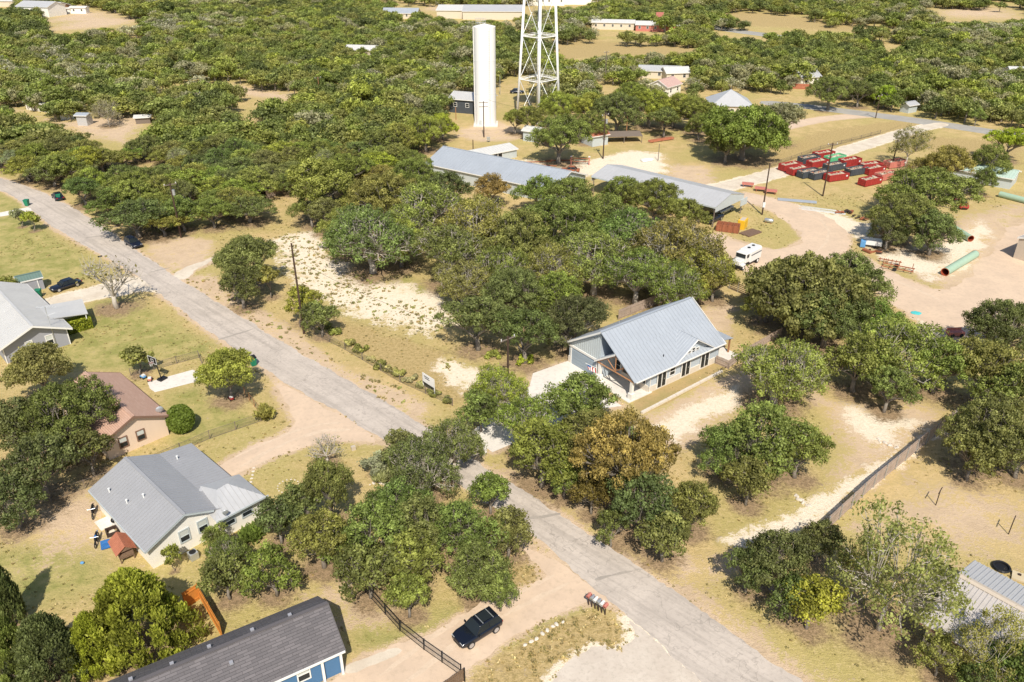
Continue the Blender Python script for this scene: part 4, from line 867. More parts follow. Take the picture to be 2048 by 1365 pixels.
f.box((9.45, -1.03, 2.62), (5.7, .07, .2)); f.box((-.03, 6.5, 2.6), (.07, 13, .2)); f.build('fascia', 'siding_metal', wh)
for x, z in ((3.9, 1.9), (5.8, 1.95)): win(wh, (x, .43, z), -math.pi/2, .85, 1.25, frame='siding_metal', fw=.13, blind=True)
for x in (8.1, 10.0): win(wh, (x, -.52, 1.75), -math.pi/2, 1.0, 1.05, frame='siding_metal', fw=.13, blind=True)
for x, y, z in ((1.2, 10.4, 3.3), (1.6, 7.1, 3.5), (2.9, 6.0, 4.05), (8.6, 10.9, 3.1)): v = MB(); v.tube([(x, y, z-.1), (x, y, z+.35)], .08, 6); v.tube([(x, y, z+.3), (x, y, z+.4)], .12, 6); v.build('roof_vent', 'white', wh)
dsh = thing('satellite_dish', 'grey satellite dish on the white house roof edge', 'satellite dish', G(452, 1032, 2.9), rad(-60)); dsh.location.z = 2.95
m = MB(); m.ball((.1, 0, .45), (.08, .3, .3), 12, 6); m.build('dish', 'galv', dsh); m = MB(); m.tube([(0, 0, 0), (0, 0, .45)], .03, 5); m.tube([(.1, 0, .2), (.6, 0, .35)], .02, 4); m.build('mount', 'galv', dsh)
ac = thing('air_conditioner', 'grey air conditioning unit beside the white house wall', 'air conditioner', G(388, 1117), rad(46))
m = MB(); m.box((0, 0, .42), (.8, .8, .8)); m.build('casing', 'galv', ac, bevel=.03); m = MB(); m.tube([(0, 0, .82), (0, 0, .86)], .33, 12); m.build('fan_grille', 'black', ac)
# --- charcoal shingle house, bottom
O3 = (-13.4, 44.4); dk = thing('house', 'house with charcoal shingle roof and blue walls at the bottom edge', 'house', O3, math.atan2(-.52, -.854))   # x to the left along the eave, y towards the camera
ln, wd3 = 17.0, 6.7
wl = MB(); wl.xprism([(-.45, -.1), (-.45, 2.85), (-3.3, 4.85), (-6.3, 2.85), (-6.3, -.1)], .4, ln-.4); wl.box((ln-3, 2.5, 1.4), (5.5, 6, 2.9)); wl.build('wall', 'siding_navy', dk)
r = MB(); r.slab([(0, 0, 2.8), (ln, 0, 2.8), (ln, -3.35, 5.05), (0, -3.35, 5.05)], .12); r.slab([(0, -6.7, 2.8), (ln, -6.7, 2.8), (ln, -3.35, 5.05), (0, -3.35, 5.05)], .12); ro = r.build('roof', SH_DARK, dk)
r = MB(); r.box((ln/2, -3.35, 5.08), (ln, .3, .07)); r.build('ridge_cap', plain('ridge_charcoal', (.12, .11, .115), .9), dk)
f = MB(); rake(f, -.03, 0, 2.8, -3.35, 5.05); rake(f, -.03, -6.7, 2.8, -3.35, 5.05); f.build('rake_board', 'ridge_charcoal', dk); f = MB(); f.box((ln/2, .04, 2.7), (ln, .08, .2)); f.build('fascia', 'trim', dk)
win(dk, (3.4, -.43, 1.75), math.pi/2, .9, 1.3, blind=True); win(dk, (7.5, -.43, 1.75), math.pi/2, 1.6, 1.3)
for x in (.35, 1.9): m = MB(); m.box((x, -.25, 1.35), (.2, .2, 2.75)); m.build('porch_post', 'trim', dk)
pw_ = MB(); pw_.box((1.1, -3.3, 1.3), (1.6, 5.5, 2.8)); pw_.build('porch_wall', 'siding_cream', dk)
for x, y in ((3.0, -3.9), (6.0, -4.1), (9.3, -4.4), (12.1, -3.9), (8.2, -2.1), (15, -4.3)):
    z = 5.05-abs(y+3.35)*.67; v = MB(); v.box((x, y, z+.12), (.28, .28, .22)); v.build('roof_vent', 'siding_grey', dk)
# --- tan house with brown shingles
O4 = (-40.2, 78.3); tn = thing('house', 'tan house with a low brown shingle roof and two front windows', 'house', O4, rad(136))     # x runs back, y runs left
gable(tn, 14.2, 8.0, 2.7, 4.5, 4.0, oh=0, ohx=0, roof=SH_BROWN, wall='siding_tan', rib=0, trim='trim_brown', x0=0)
for ch in list(tn.children):
    if ch.name.startswith('wall'):
        for vtx in ch.data.vertices: vtx.co.x = .45+(vtx.co.x)*(13.3/14.2); vtx.co.y = .5+vtx.co.y*7/8; vtx.co.z = vtx.co.z-(.14 if vtx.co.z > 2 else 0)
for y in (3.6, 5.6): win(tn, (.43, y, 1.55), math.pi, .8, 1.2, frame='trim_brown', fw=.12, blind=True)
dsh = thing('satellite_dish', 'grey satellite dish on the brown shingle roof', 'satellite dish', G(320, 824, 3.1), rad(-60)); dsh.location.z = 3.0
m = MB(); m.ball((.1, 0, .5), (.14, .45, .4), 12, 6); m.build('dish', 'galv', dsh); m = MB(); m.tube([(0, 0, 0), (0, 0, .45)], .03, 5); m.tube([(.1, 0, .2), (.6, 0, .35)], .02, 4); m.build('mount', 'galv', dsh)
# --- grey house, left edge
O5 = (-62.6, 100.6); gr = thing('house', 'grey house with pale metal roof and carport at the left edge', 'house', O5, rad(133.8))
gable(gr, 21, 9.4, 2.7, 4.7, 4.7, oh=0, ohx=0, roof='roof_pale', wall='siding_grey', rib=.6)
for ch in list(gr.children):
    if ch.name.startswith('wall'):
        for vtx in ch.data.vertices: vtx.co.x = .9+vtx.co.x*19/21; vtx.co.y = .55+vtx.co.y*8.3/9.4; vtx.co.z -= (.12 if vtx.co.z > 2 else 0)
for y in (3.0, 5.6): win(gr, (.88, y, 1.6), math.pi, .8, 1.35, blind=True)
tr = MB(); tr.box((.88, .6, 1.3), (.1, .12, 2.7)); tr.box((.88, 8.8, 1.3), (.1, .12, 2.7)); tr.build('corner_trim', 'trim', gr)
cp = MB(); cp.slab([(3.9, -3.4, 2.45), (3.9, 3.3, 3.9-.25), (9.2, 1.2, 3.35), (9.2, -4.4, 2.7)], .1); cp.build('carport_roof', 'roof_pale', gr)
for x, y in ((4.1, -3.1), (9, -4.1), (6.5, -3.6)): m = MB(); m.box((x, y, 1.2), (.12, .12, 2.4)); m.build('carport_post', 'trim', gr)
an = thing('tv_antenna', 'thin metal tv aerial on a mast beside the grey house', 'aerial', G(115, 697), 0)
m = MB(); m.tube([(0, 0, 0), (0, 0, 6.6)], .04, 5); m.build('mast', 'galv', an); m = MB(); m.tube([(-1.2, 0, 6.5), (1.4, .3, 6.4)], .03, 4)
for q in range(7): m.tube([(-1+q*.35, -.4+q*.05, 6.48), (-1+q*.35, .5, 6.45)], .02, 4)
m.tube([(0, 0, 5.2), (1., .4, 5.5)], .03, 4); m.build('aerial', 'galv', an)
# --- small shed, grey walls green roof
sd = thing('garden_shed', 'small grey garden shed with a dark green metal roof', 'shed', G(67, 583.5), rad(38)); gable(sd, 1.75, 2.4, 2.15, 2.75, 1.2, oh=.15, roof='green_roof', wall='siding_grey', rib=.4, x0=-1.75)
for ch in sd.children: ch.location = (0, 0, 0)
door(sd, (0, -.02, .95), -math.pi/2, 1.8, 1.7, 'siding_grey')
# --- open works sheds
def frame_shed(name, label, O, rz, L, W, e, rh, ry, roof, posts, panel=True, wall='siding_metal', back=False):
    t = thing(name, label, 'shed', O, rz); m1 = (rh-e)/max(.1, ry); r = MB()
    r.slab([(0, 0, e), (L, 0, e), (L, ry, rh), (0, ry, rh)], .1, 0, .9, .04, .07)
    if ry < W: r.slab([(0, W, e), (L, W, e), (L, ry, rh), (0, ry, rh)], .1, 0, .9, .04, .07)
    r.build('roof', roof, t); p = MB()
    for x, y in posts: pp = MB(); pp.tube([(x, y, 0), (x, y, e-.1+min(y, W-y)*m1*.95)], .12, 5); pp.build('post', 'pole_grey', t)
    if panel:
        for x in (0.05, L-.05): q = MB(); q.add([(x, .1, e-1.1), (x, W-.1, e-1.1), (x, W-.1, e-.1), (x, ry, rh-.15), (x, .1, e-.1)], [(0, 1, 2, 3, 4)]); q.build('gable_panel', wall, t)
    if back: q = MB(); q.box((L/2, W-.15, (e-.2)/2), (L-.2, .1, e-.2)); q.build('back_wall', wall, t)
    f = MB(); f.box((L/2, -.03, e-.15), (L, .08, .28)); f.build('beam', 'siding_metal', t); return t
# open shed: local x from right end towards the far left end, y away from camera
O8 = (39.6, 148.6); rz8 = math.atan2(21.0, -22.4)
t8 = frame_shed('open_shed', 'long open-sided shed with pale metal roof and trucks parked inside', O8, math.atan2(169.4-148.6, 17.2-39.6), 30.5, 11.5, 4.2, 5.6, 5.6, 'roof_zinc', [(.3, .3), (.3, 11.2), (10, .3), (20, .3), (30, .3), (10, 11.2), (20, 11.2), (30, 11.2)], back=False)
for ch in t8.children:      # y must run away from the camera: mirror in place
    for vtx in ch.data.vertices: vtx.co.y *= -1
    ch.data.flip_normals()
pl = MB(); pl.box((0.02, -11.6, 2.5), (.15, 2.6, 1.4)); pl.build('end_panel', 'siding_metal', t8)
O7 = (8.6, 163.2); t7 = thing('long_shed', 'long metal shed with blue-grey roof, half hidden by oaks', 'shed', O7, math.atan2(183.4-163.2, -19.8-8.6)); 
gable(t7, 35, 13.5, 3., 5.6, 6.6, oh=.4, roof='roof_blue', wall='siding_metal', rib=.9)
for ch in t7.children:
    for vtx in ch.data.vertices: vtx.co.y *= -1
    ch.data.flip_normals()
t9 = thing('low_shed', 'low white-roofed shed with open front behind the long metal shed', 'shed', (1.2, 199.6), math.atan2(191.6-199.6, -9.6-1.2))
gable(t9, 13.6, 3.6, 2.2, 2.9, 3.4, oh=.3, roof='roof_white', wall='siding_metal', rib=.8)
for ch in t9.children:
    for vtx in ch.data.vertices: vtx.co.y *= -1
    ch.data.flip_normals()
for x in (5.2, 6.6, 8.5): door(t9, (x, .05, 1), math.pi/2, 1.2, 1.8, 'black', 'trim')
def small_house(name, label, px, az, L, W, e, rh, roof, wall, cat='house', kind='gable', wins=True, rib=.6, ht_oh=.4):
    x, y = G(*px); t = thing(name, label, cat, (x, y), rad(90-az))
    t.location = (x, y, 0)
    if kind == 'gable': gable(t, L/2, W, e, rh, W/2, oh=ht_oh, roof=roof, wall=wall, rib=rib, x0=-L/2)
    else: hip(t, -L/2, L/2, 0, W, e, rh, roof, wall)
    if wins:
        for q in range(max(1, int(L/4))): win(t, (-L/2+L*(q+.5)/max(1, int(L/4)), -.02, e*.6), -math.pi/2, 1.0, 1.1)
    return t
# az = direction (clockwise from straight ahead) of the long side; the front long side faces the camera
small_house('metal_shed', 'small white metal shed left of the dense round oak', (1060, 284), 118, 4.2, 4, 2.9, 3.7, 'roof_white', 'siding_metal', 'shed', wins=False)
small_house('metal_shed', 'shed with two rusty red roof faces behind the utility pole', (1200, 292), 60, 5, 5, 2.8, 4, 'rust_roof', 'siding_metal', 'shed', wins=False)
small_house('house', 'house with grey pyramid roof behind the lone spreading oak', (1462, 236), 95, 12, 12, 3.4, 7.2, 'roof_zinc', 'siding_cream', kind='hip')
small_house('house', 'white house with faded pink gable roof among far oaks', (1347, 192), 40, 9, 7, 3.4, 5.4, 'pink_roof', 'siding_white')
small_house('house', 'long low house with pale roof behind the pink-roofed one', (1318, 158), 100, 15, 7, 2.8, 4.2, 'roof_zinc', 'siding_cream')
small_house('house', 'pale-roofed house right of the long low one', (1356, 162), 80, 9, 7, 2.8, 4.4, 'roof_white', 'siding_cream')
small_house('house', 'house with grey gable roof by a red-brown fence', (1620, 172), 70, 8, 7, 3., 5., 'roof_zinc', 'siding_white')
small_house('tin_shed', 'leaning tin shed beside the far paved road', (1824, 226), 60, 4, 3, 2.4, 3.2, 'roof_zinc', 'siding_metal', 'shed', wins=False)
small_house('house', 'dark-walled building with blue-white roof behind the white standpipe', (935, 228), 110, 12, 9, 4.2, 5.6, 'roof_pale', 'dark_paint')
small_house('house', 'two-tone roof glimpsed in the woods left of the standpipe', (722, 114), 100, 14, 8, 2.8, 4.2, 'roof_white', 'siding_cream')
small_house('house', 'tiny grey roof in the woods above the glimpsed two-tone roof', (800, 38), 95, 20, 10, 3., 5.4, 'roof_blue', 'siding_cream')
small_house('warehouse', 'long grey-roofed warehouse behind the standpipe', (985, 40), 92, 34, 20, 4.5, 7, 'roof_zinc', 'siding_cream', 'warehouse', rib=0, wins=False)
small_house('warehouse', 'cream warehouse end left of the long grey roof', (915, 38), 95, 24, 20, 4.5, 6.5, 'roof_white', 'siding_cream', 'warehouse', rib=0, wins=False)
small_house('warehouse', 'white flat building at the top edge right of the water tower', (1150, 10), 92, 40, 18, 7, 8.2, 'roof_white', 'siding_white', 'warehouse', rib=0)
small_house('warehouse', 'white building at the top edge behind the water tower', (1092, 12), 92, 24, 14, 5, 6.2, 'roof_white', 'siding_white', 'warehouse', rib=0)
small_house('house', 'low building with white roof in the far woods, beside red sign', (1225, 60), 100, 22, 9, 3.5, 4.6, 'roof_white', 'siding_cream', rib=0)
small_house('house', 'far building with a strip of red roof', (1318, 64), 100, 24, 9, 3.2, 4.6, 'roof_white', 'red_fade', rib=0)
small_house('barn', 'white metal barn beside the clearing in the top left corner', (68, 34), 105, 22, 14, 5.5, 8, 'roof_zinc', 'siding_white', 'barn', rib=0, wins=False)
small_house('barn', 'open hay barn with an orange-brown end beside the white barn', (97, 30), 105, 9, 14, 4.5, 6.5, 'roof_zinc', 'timber', 'barn', rib=0, wins=False)
small_house('camper', 'small white camper parked at the top left clearing', (128, 28), 95, 8, 4, 3., 3.4, 'roof_white', 'siding_white', 'camper', rib=0)
small_house('camper', 'white camper with blue side at the top left clearing', (157, 28), 95, 10, 4, 3.4, 4.2, 'roof_white', 'siding_white', 'camper', rib=0)
small_house('mobile_home', 'long white roofed mobile home in the far left clearing', (82, 224), 115, 13, 3.5, 2.6, 3.0, 'roof_white', 'siding_white', 'mobile home', rib=0)
small_house('tin_shed', 'white tin shed in the far left clearing', (136, 240), 60, 3.6, 3, 2.4, 3.0, 'roof_white', 'siding_metal', 'shed', rib=0, wins=False)
small_house('tin_shed', 'grey-blue tin shed in the far left clearing', (166, 252), 95, 3., 3, 3., 3.4, 'roof_blue', 'roof_zinc', 'shed', rib=0, wins=False)
small_house('tin_shed', 'small open shelter at the right of the far left clearing', (287, 248), 75, 4, 3, 1.9, 2.3, 'roof_white', 'pole_grey', 'shed', rib=0, wins=False)
small_house('house', 'sliver of pale roof at the top left corner of the photo', (10, 14), 95, 30, 12, 3.5, 5, 'roof_white', 'siding_cream', rib=0, wins=False)
small_house('house', 'white house end glimpsed in the woods at the right edge', (2046, 165), 100, 9, 8, 3, 4.8, 'roof_white', 'siding_white')
small_house('lean_shed', 'pale green roofed shed behind the right-hand oaks', (1955, 368), 130, 13, 7, 2.5, 3.6, 'mint_roof', 'siding_metal', 'shed', wins=False)
# metal building on the right edge
t = thing('metal_building', 'tan metal building cut by the right edge of the yard', 'building', G(2026, 516), rad(90-55)); gable(t, 14, 12, 3.9, 5.6, 6, oh=.2, roof='roof_worn', wall='beige', rib=.8, x0=0)
for ch in t.children:
    for vtx in ch.data.vertices: vtx.co.y *= -1
    ch.data.flip_normals()
# ribbed roof bottom right
t = thing('house', 'building with worn ribbed metal roof and tan ridge strip, bottom right', 'building', (33.9, 47.1), rad(40.4))   # x across slope (up-right), y
def P15(x, y, z): return (x, -y, z)
r = MB(); r.slab([P15(0, 0, 3), P15(0, 24, 3), P15(6.6, 24, 4.1), P15(6.6, 0, 4.1)], .1, 0, .38, .05, .1); r.build('roof', 'roof_worn', t)
r = MB(); r.slab([P15(10.6, 0, 3.2), P15(10.6, 24, 3.2), P15(6.6, 24, 4.1), P15(6.6, 0, 4.1)], .1, 0, .38, .05, .1); r.build('rear_roof', 'roof_zinc', t)
r = MB(); r.add([P15(6.25, -.02, 4.13), P15(6.95, -.02, 4.13), P15(6.95, 24, 4.13), P15(6.25, 24, 4.13), P15(6.6, -.02, 4.22), P15(6.6, 24, 4.22)], [(0, 4, 5, 3), (4, 1, 2, 5), (0, 3, 2, 1)]); r.build('ridge_strip', 'beige', t)
r = MB(); r.box((5.3, -12, 1.4), (9.6, 23, 2.9)); r.build('wall', 'siding_cream', t); f = MB(); f.box((-.03, -12, 2.9), (.08, 24, .2)); f.build('fascia', 'trim_brown', t)
# --- standpipe and water tower
sp = thing('standpipe', 'tall white cylindrical water standpipe with domed top', 'water tank', (-7.65, 235)); SH = 26.8
m = MB(); m.tube([(0, 0, 0), (0, 0, SH)], 3.05, 40, cap=False); cap = [(3.05*math.cos(a*math.pi/20), 3.05*math.sin(a*math.pi/20)) for a in range(40)]
for a in range(40): p, q = cap[a], cap[(a+1) % 40]; m.add([(*p, SH), (*q, SH), (0, 0, SH+.75)], [(0, 1, 2)])
o = m.build('shell', 'tank_white', sp, smooth=True); 
m = MB()
for a in range(7):
    x = -2.4+a*.45; m.tube([(x, 1.2, SH+.4), (x, 1.2, SH+2.0)], .05, 4)
for z in (.9, 1.4, 2.0): m.tube([(-2.4, 1.2, SH+z), (.3, 1.2, SH+z)], .05, 4)
m.build('railing', 'galv', sp)
for z in (8.9, 17.8): m = MB(); m.tube([(0, 0, z), (0, 0, z+.08)], 3.08, 40); m.build('weld_ring', 'white', sp)
m = MB(); m.tube([(-3.1, -.6, .2), (-3.1, -.6, SH)], .12, 5); m.build('fill_pipe', 'tank_white', sp)
m = MB(); m.box((0, 0, .1), (7., 7., .24)); m.build('base_slab', 'concrete', sp)
wt = thing('water_tower', 'white four-legged steel water tower, its tank above the frame', 'water tower', (7.7, 238))
def wq(z): return 6.3-.0625*z if z < 34 else 4.2
TOP = 35.
for k in range(4):
    a = math.pi/2*k; m = MB(); m.tube([(wq(0)*math.cos(a), wq(0)*math.sin(a), 0), (wq(TOP)*math.cos(a), wq(TOP)*math.sin(a), TOP)], .36, 10); m.build('leg', 'tank_white', wt, smooth=True)
for z in (12.2, 23.9, 34.6):
    m = MB()
    for k in range(4):
        a, b = math.pi/2*k, math.pi/2*(k+1); p = (wq(z)*math.cos(a), wq(z)*math.sin(a), z); q = (wq(z)*math.cos(b), wq(z)*math.sin(b), z); m.tube([p, q], .16, 5); m.tube([(p[0], p[1], z+.45), (q[0], q[1], z+.45)], .06, 4)
    m.build('ring_strut', 'tank_white', wt)
zs = (0, 12.2, 23.9, 34.6)
for k in range(4):
    for i in range(3):
        for fl_ in (0, 1):
            a, b = math.pi/2*(k+fl_), math.pi/2*(k+1-fl_); m = MB(); m.tube([(wq(zs[i])*math.cos(a), wq(zs[i])*math.sin(a), zs[i]), (wq(zs[i+1])*math.cos(b), wq(zs[i+1])*math.sin(b), zs[i+1])], .055, 4); m.build('cross_rod', 'galv', wt)
m = MB(); m.ball((0, 0, 39.), (4.6, 4.6, 4.2), 24, 10); m.build('tank', 'tank_white', wt, smooth=True); 
m = MB(); m.tube([(0, 0, 0), (0, 0, 35)], .12, 6); m.build('riser_pipe', 'galv', wt)

m = MB(); 
for s_ in (-.22, .22): m.tube([(1.2+s_, -2.87, .5), (1.2+s_, -2.87, SH)], .035, 4)
for z in range(1, 44): m.box((1.2, -2.87, z*.6), (.44, .04, .04))
m.build('ladder', 'galv', sp)
m = MB(); m.box((-1.4, -2.95, 1.0), (.8, .2, 1.6)); m.build('access_door', 'siding_metal', sp)
for x in (3., 8., 13.): m = MB(); m.tube([(x, -.68, EV-.15), (x+1, -.68, EV-.15)], .05, 4)
m = MB(); m.box((7.8, -.72, EV-.03), (17.2, .12, .12)); m.build('gutter', 'trim', hs)
for x in (2.4, 15.8): m = MB(); m.box((x, -.12, 1.4), (.08, .08, 2.8)); m.build('downpipe', 'trim', hs)
for x, y in ((9, 9), (4.5, 8.2)): m = MB(); m.tube([(x, y, EV+SL2*(W_+OH-y)), (x, y, EV+SL2*(W_+OH-y)+.4)], .07, 6); m.build('roof_vent', 'galv', hs)
# ------------------------------------------------------------------ vehicles
def loft(mb, secs, mi=0):
    n = len(secs[0]); vs = [p for s in secs for p in s]; fs = []
    for i in range(len(secs)-1):
        for k in range(n): fs.append((i*n+k, i*n+(k+1) % n, (i+1)*n+(k+1) % n, (i+1)*n+k))
    fs += [tuple(range(n-1, -1, -1)), tuple(range(len(vs)-n, len(vs)))]; mb.add(vs, fs, mi)
def car(label, loc, rz, paint='car_black', L=4.6, W=1.85, Hh=1.5, style='sedan', cat='car', name='parked_car', rack=False):
    t = thing(name, label, cat, loc, rz); hw = W/2; belt = Hh*.60; g = .28     # front towards +x
    S = {'sedan': [(-.5, .72, .62), (-.47, .86, .95), (-.28, .9, 1.), (.18, .9, 1.), (.40, .82, .97), (.485, .66, .86), (.5, .5, .7)],
         'suv': [(-.5, .82, .7), (-.47, .98, .95), (-.25, 1., 1.), (.12, 1., 1.), (.38, .9, .97), (.48, .74, .86), (.5, .55, .72)],
         'pickup': [(-.5, .95, .9), (-.48, 1., .98), (-.25, 1., 1.), (.2, 1., 1.), (.40, .96, .97), (.485, .85, .92), (.5, .6, .82)]}[style]
    secs = []
    for fx, fz, fw in S:
        z = g+(belt-g)*fz+.0; w_ = hw*fw; zb = g if abs(fx) < .46 else g+.08
        secs.append([(fx*L, -w_*.93, zb), (fx*L, w_*.93, zb), (fx*L, w_, zb+(z-zb)*.35), (fx*L, w_, zb+(z-zb)*.8), (fx*L, w_*.9, z), (fx*L, -w_*.9, z), (fx*L, -w_, zb+(z-zb)*.8), (fx*L, -w_, zb+(z-zb)*.35)])
    mb = MB(); loft(mb, secs); b = mb.build('body', paint, t, smooth=True, bevel=.09)
    cab = {'sedan': (-.36, -.22, .06, .2), 'suv': (-.48, -.40, .02, .18), 'pickup': (-.1, -.07, .1, .22)}[style]
    x0, x1, x2, x3 = (q*L for q in cab); wb_, wt_ = hw*.88, hw*.68; zb, zt = belt-.03, Hh
    A = [(x0, -wb_, zb), (x3, -wb_, zb), (x3, wb_, zb), (x0, wb_, zb)]; B = [(x1, -wt_, zt-.05), (x2, -wt_, zt-.05), (x2, wt_, zt-.05), (x1, wt_, zt-.05)]
    def pane(nm, i, j):
        m = MB(); m.add([A[i], A[j], B[j], B[i]], [(0, 1, 2, 3)]); return m.build(nm, 'glass', t)
    pane('windshield', 1, 2); pane('rear_window', 3, 0); pane('side_window', 0, 1); pane('side_window', 2, 3)
    r = MB(); loft(r, [[(x1-.06, -wt_-.02, zt-.07), (x1-.06, wt_+.02, zt-.07), (x1-.04, wt_*.9, zt-.01), (x1-.04, -wt_*.9, zt-.01)], [((x1+x2)/2, -wt_-.04, zt-.05), ((x1+x2)/2, wt_+.04, zt-.05), ((x1+x2)/2, wt_*.9, zt+.02), ((x1+x2)/2, -wt_*.9, zt+.02)], [(x2+.05, -wt_-.02, zt-.07), (x2+.05, wt_+.02, zt-.07), (x2+.02, wt_*.9, zt-.01), (x2+.02, -wt_*.9, zt-.01)]])
    for i in range(4): r.tube([A[i], B[i]], .045, 4)
    for s in (-1, 1): xm = (x1+x2)/2+.1; r.tube([(xm-.05*L*0, s*wb_, zb), (xm, s*wt_, zt-.05)], .045, 4)
    r.build('roof', paint, t, bevel=.03)
    if rack:
        m = MB(); m.box((x1*.45+x2*.55, 0, zt+.02), (.95, 1.0, .02)); m.build('sunroof', 'glass', t)
        for s in (-1, 1): m = MB(); m.box((x1*.45+x2*.55+s*.55, 0, zt+.04), (.06, 1.25, .04)); m.build('roof_rail', 'galv', t)
        m = MB(); m.box(((x1*.2+x2*.8), 0, zb+.05), (.5, 1.2, .1)); m.build('seat', 'seat', t)
    wr = .34 if style == 'sedan' else .38
    for sx in (-1, 1):
        for sy in (-1, 1):
            cx = sx*L*.305; m = MB(); m.tube([(cx, sy*(hw-.2), wr), (cx, sy*(hw+.02), wr)], wr, 16); w_ = m.build('wheel', 'tyre', t); m = MB(); m.tube([(cx, sy*(hw-.1), wr), (cx, sy*(hw+.035), wr)], wr*.66, 12); m.build('rim', 'rim', w_)
    for s in (-1, 1):
        m = MB(); m.box((L*.478, s*hw*.62, g+(belt-g)*.62), (.1, .42, .12)); m.build('headlight', 'lamp_glass', t); m = MB(); m.box((-L*.49, s*hw*.66, g+(belt-g)*.7), (.08, .36, .16)); m.build('taillight', 'lamp_red', t)
        m = MB(); m.box((x3-.25, s*(hw+.08), belt+.06), (.12, .2, .14)); m.build('mirror', paint, t)
    if style == 'pickup':
        m = MB(); m.box((-L*.3, 0, belt-.02), (L*.34, W*.78, .04)); m.build('bed', 'black', t)
    m = MB(); m.box((L*.497, 0, g+.12), (.05, W*.5, .16)); m.build('grille', 'black', t); return t
def side_car(label, f, b, left=True, **k):      # from the two wheels on the visible side
    F_, B_ = np.array(G(*f)), np.array(G(*b)); d = (F_-B_)/np.hypot(*(F_-B_)); n = np.array([-d[1], d[0]])*(-1 if left else 1); c = (F_+B_)/2+n*(k.get('W', 1.85)/2-.1)
    return car(label, (c[0], c[1], 0), math.atan2(d[1], d[0]), **k)
side_car('black suv with a glass roof on the dirt driveway', (941.7, 1296.6), (992, 1264.8), left=True, L=4.37, W=1.95, Hh=1.63, style='suv', rack=True)
side_car('black sedan parked on the lawn beside the garden shed', (121.5, 584), (153, 574), left=True, L=4.85, W=1.85, Hh=1.45)
car('dark suv parked on the verge across from the bare tree', (*G(268, 492), 0), rad(-43), 'car_navy', L=4.4, W=1.85, Hh=1.6, style='suv')
car('dark vehicle in the shade behind the green bin up the road', (*G(117, 398), 0), rad(130), 'car_navy', L=4.4, W=1.85, Hh=1.5)
car('silver pickup at the outer bay of the open shed', (*G(1446, 425), 0), rad(48), 'car_silver', L=5.6, W=2.0, Hh=1.8, style='pickup', cat='pickup truck', name='pickup_truck')
car('dark pickup beside the rusty bin, front bay of the open shed', (*G(1425, 443), 0), rad(225), 'car_navy', L=5.4, W=2.0, Hh=1.8, style='pickup', cat='pickup truck', name='pickup_truck')
car('dark blue car parked behind the water tower', (*G(1034, 187), 0), 0, 'car_navy', L=4.8, W=1.9, Hh=1.6)
car('rusty brown wreck of a car in the works yard', (*G(1140, 344), 0), rad(170), 'rust', L=4.6, W=1.8, Hh=1.4, cat='wrecked car', name='wrecked_car')
car('red and white pickup by the big oak in the yard', (*G(1921, 414), 0), rad(-100), 'red_paint', L=4.6, W=1.9, Hh=1.8, style='pickup', cat='pickup truck', name='pickup_truck')
# bowser truck
f_, b_ = np.array(G(1487, 541)), np.array(G(1511, 528)); d = (b_-f_)/np.hypot(*(b_-f_)); n = np.array([-d[1], d[0]]); c = (f_+b_)/2+n*1.1; rzt = math.atan2(-d[1], -d[0])
tk = thing('tank_truck', 'white truck with bonnet and long tank body by the wooden gate', 'truck', (*c, 0), rzt)
m = MB(); loft(m, [[(x, -w_, z0), (x, w_, z0), (x, w_, z1-.25), (x, w_*.75, z1), (x, -w_*.75, z1), (x, -w_, z1-.25)] for x, w_, z0, z1 in ((-3.6, 1.1, 1.0, 2.9), (-3.4, 1.2, .95, 3.05), (.2, 1.2, .95, 3.05), (.35, 1.15, 1., 2.95))]); m.build('tank_body', 'car_white', tk)
m = MB(); m.box((.95, 0, 1.95), (1.3, 2.1, 1.7)); m.build('cab', 'car_white', tk, bevel=.12); m = MB(); m.box((2.3, 0, 1.35), (1.5, 1.5, .85)); m.build('bonnet', 'car_white', tk, bevel=.12)
m = MB(); m.box((1.62, 0, 2.3), (.05, 1.8, .7)); m.build('windshield', 'glass', tk); 
for s in (-1, 1): m = MB(); m.box((1.0, s*1.06, 2.3), (.7, .05, .6)); m.build('side_window', 'glass', tk); m = MB(); m.box((2.2, s*.95, .95), (1.1, .45, .35)); m.build('fender', 'car_white', tk, bevel=.08); m = MB(); m.box((3.07, s*.6, 1.3), (.06, .22, .22)); m.build('headlight', 'lamp_glass', tk)
m = MB(); m.box((3.1, 0, .7), (.2, 2.2, .25)); m.build('bumper', 'black', tk); m = MB(); m.box((0, 0, .8), (6., .9, .25)); m.build('chassis', 'black', tk)
m = MB(); m.box((-1.6, 1.215, 2.2), (3.4, .03, .18)); m.box((-1.6, -1.215, 2.2), (3.4, .03, .18)); m.build('side_stripe', 'dark_paint', tk)
for x in (-2.6, 2.2):
    for s in (-1, 1): m = MB(); m.tube([(x, s*.8, .5), (x, s*1.12, .5)], .5, 14); w_ = m.build('wheel', 'tyre', tk); m = MB(); m.tube([(x, s*.9, .5), (x, s*1.14, .5)], .26, 10); m.build('rim', 'white', w_)
for x in (-2.4, -.9): m = MB(); m.tube([(x, 0, 3.0), (x, 0, 3.15)], .28, 10); m.build('hatch', 'black', tk)
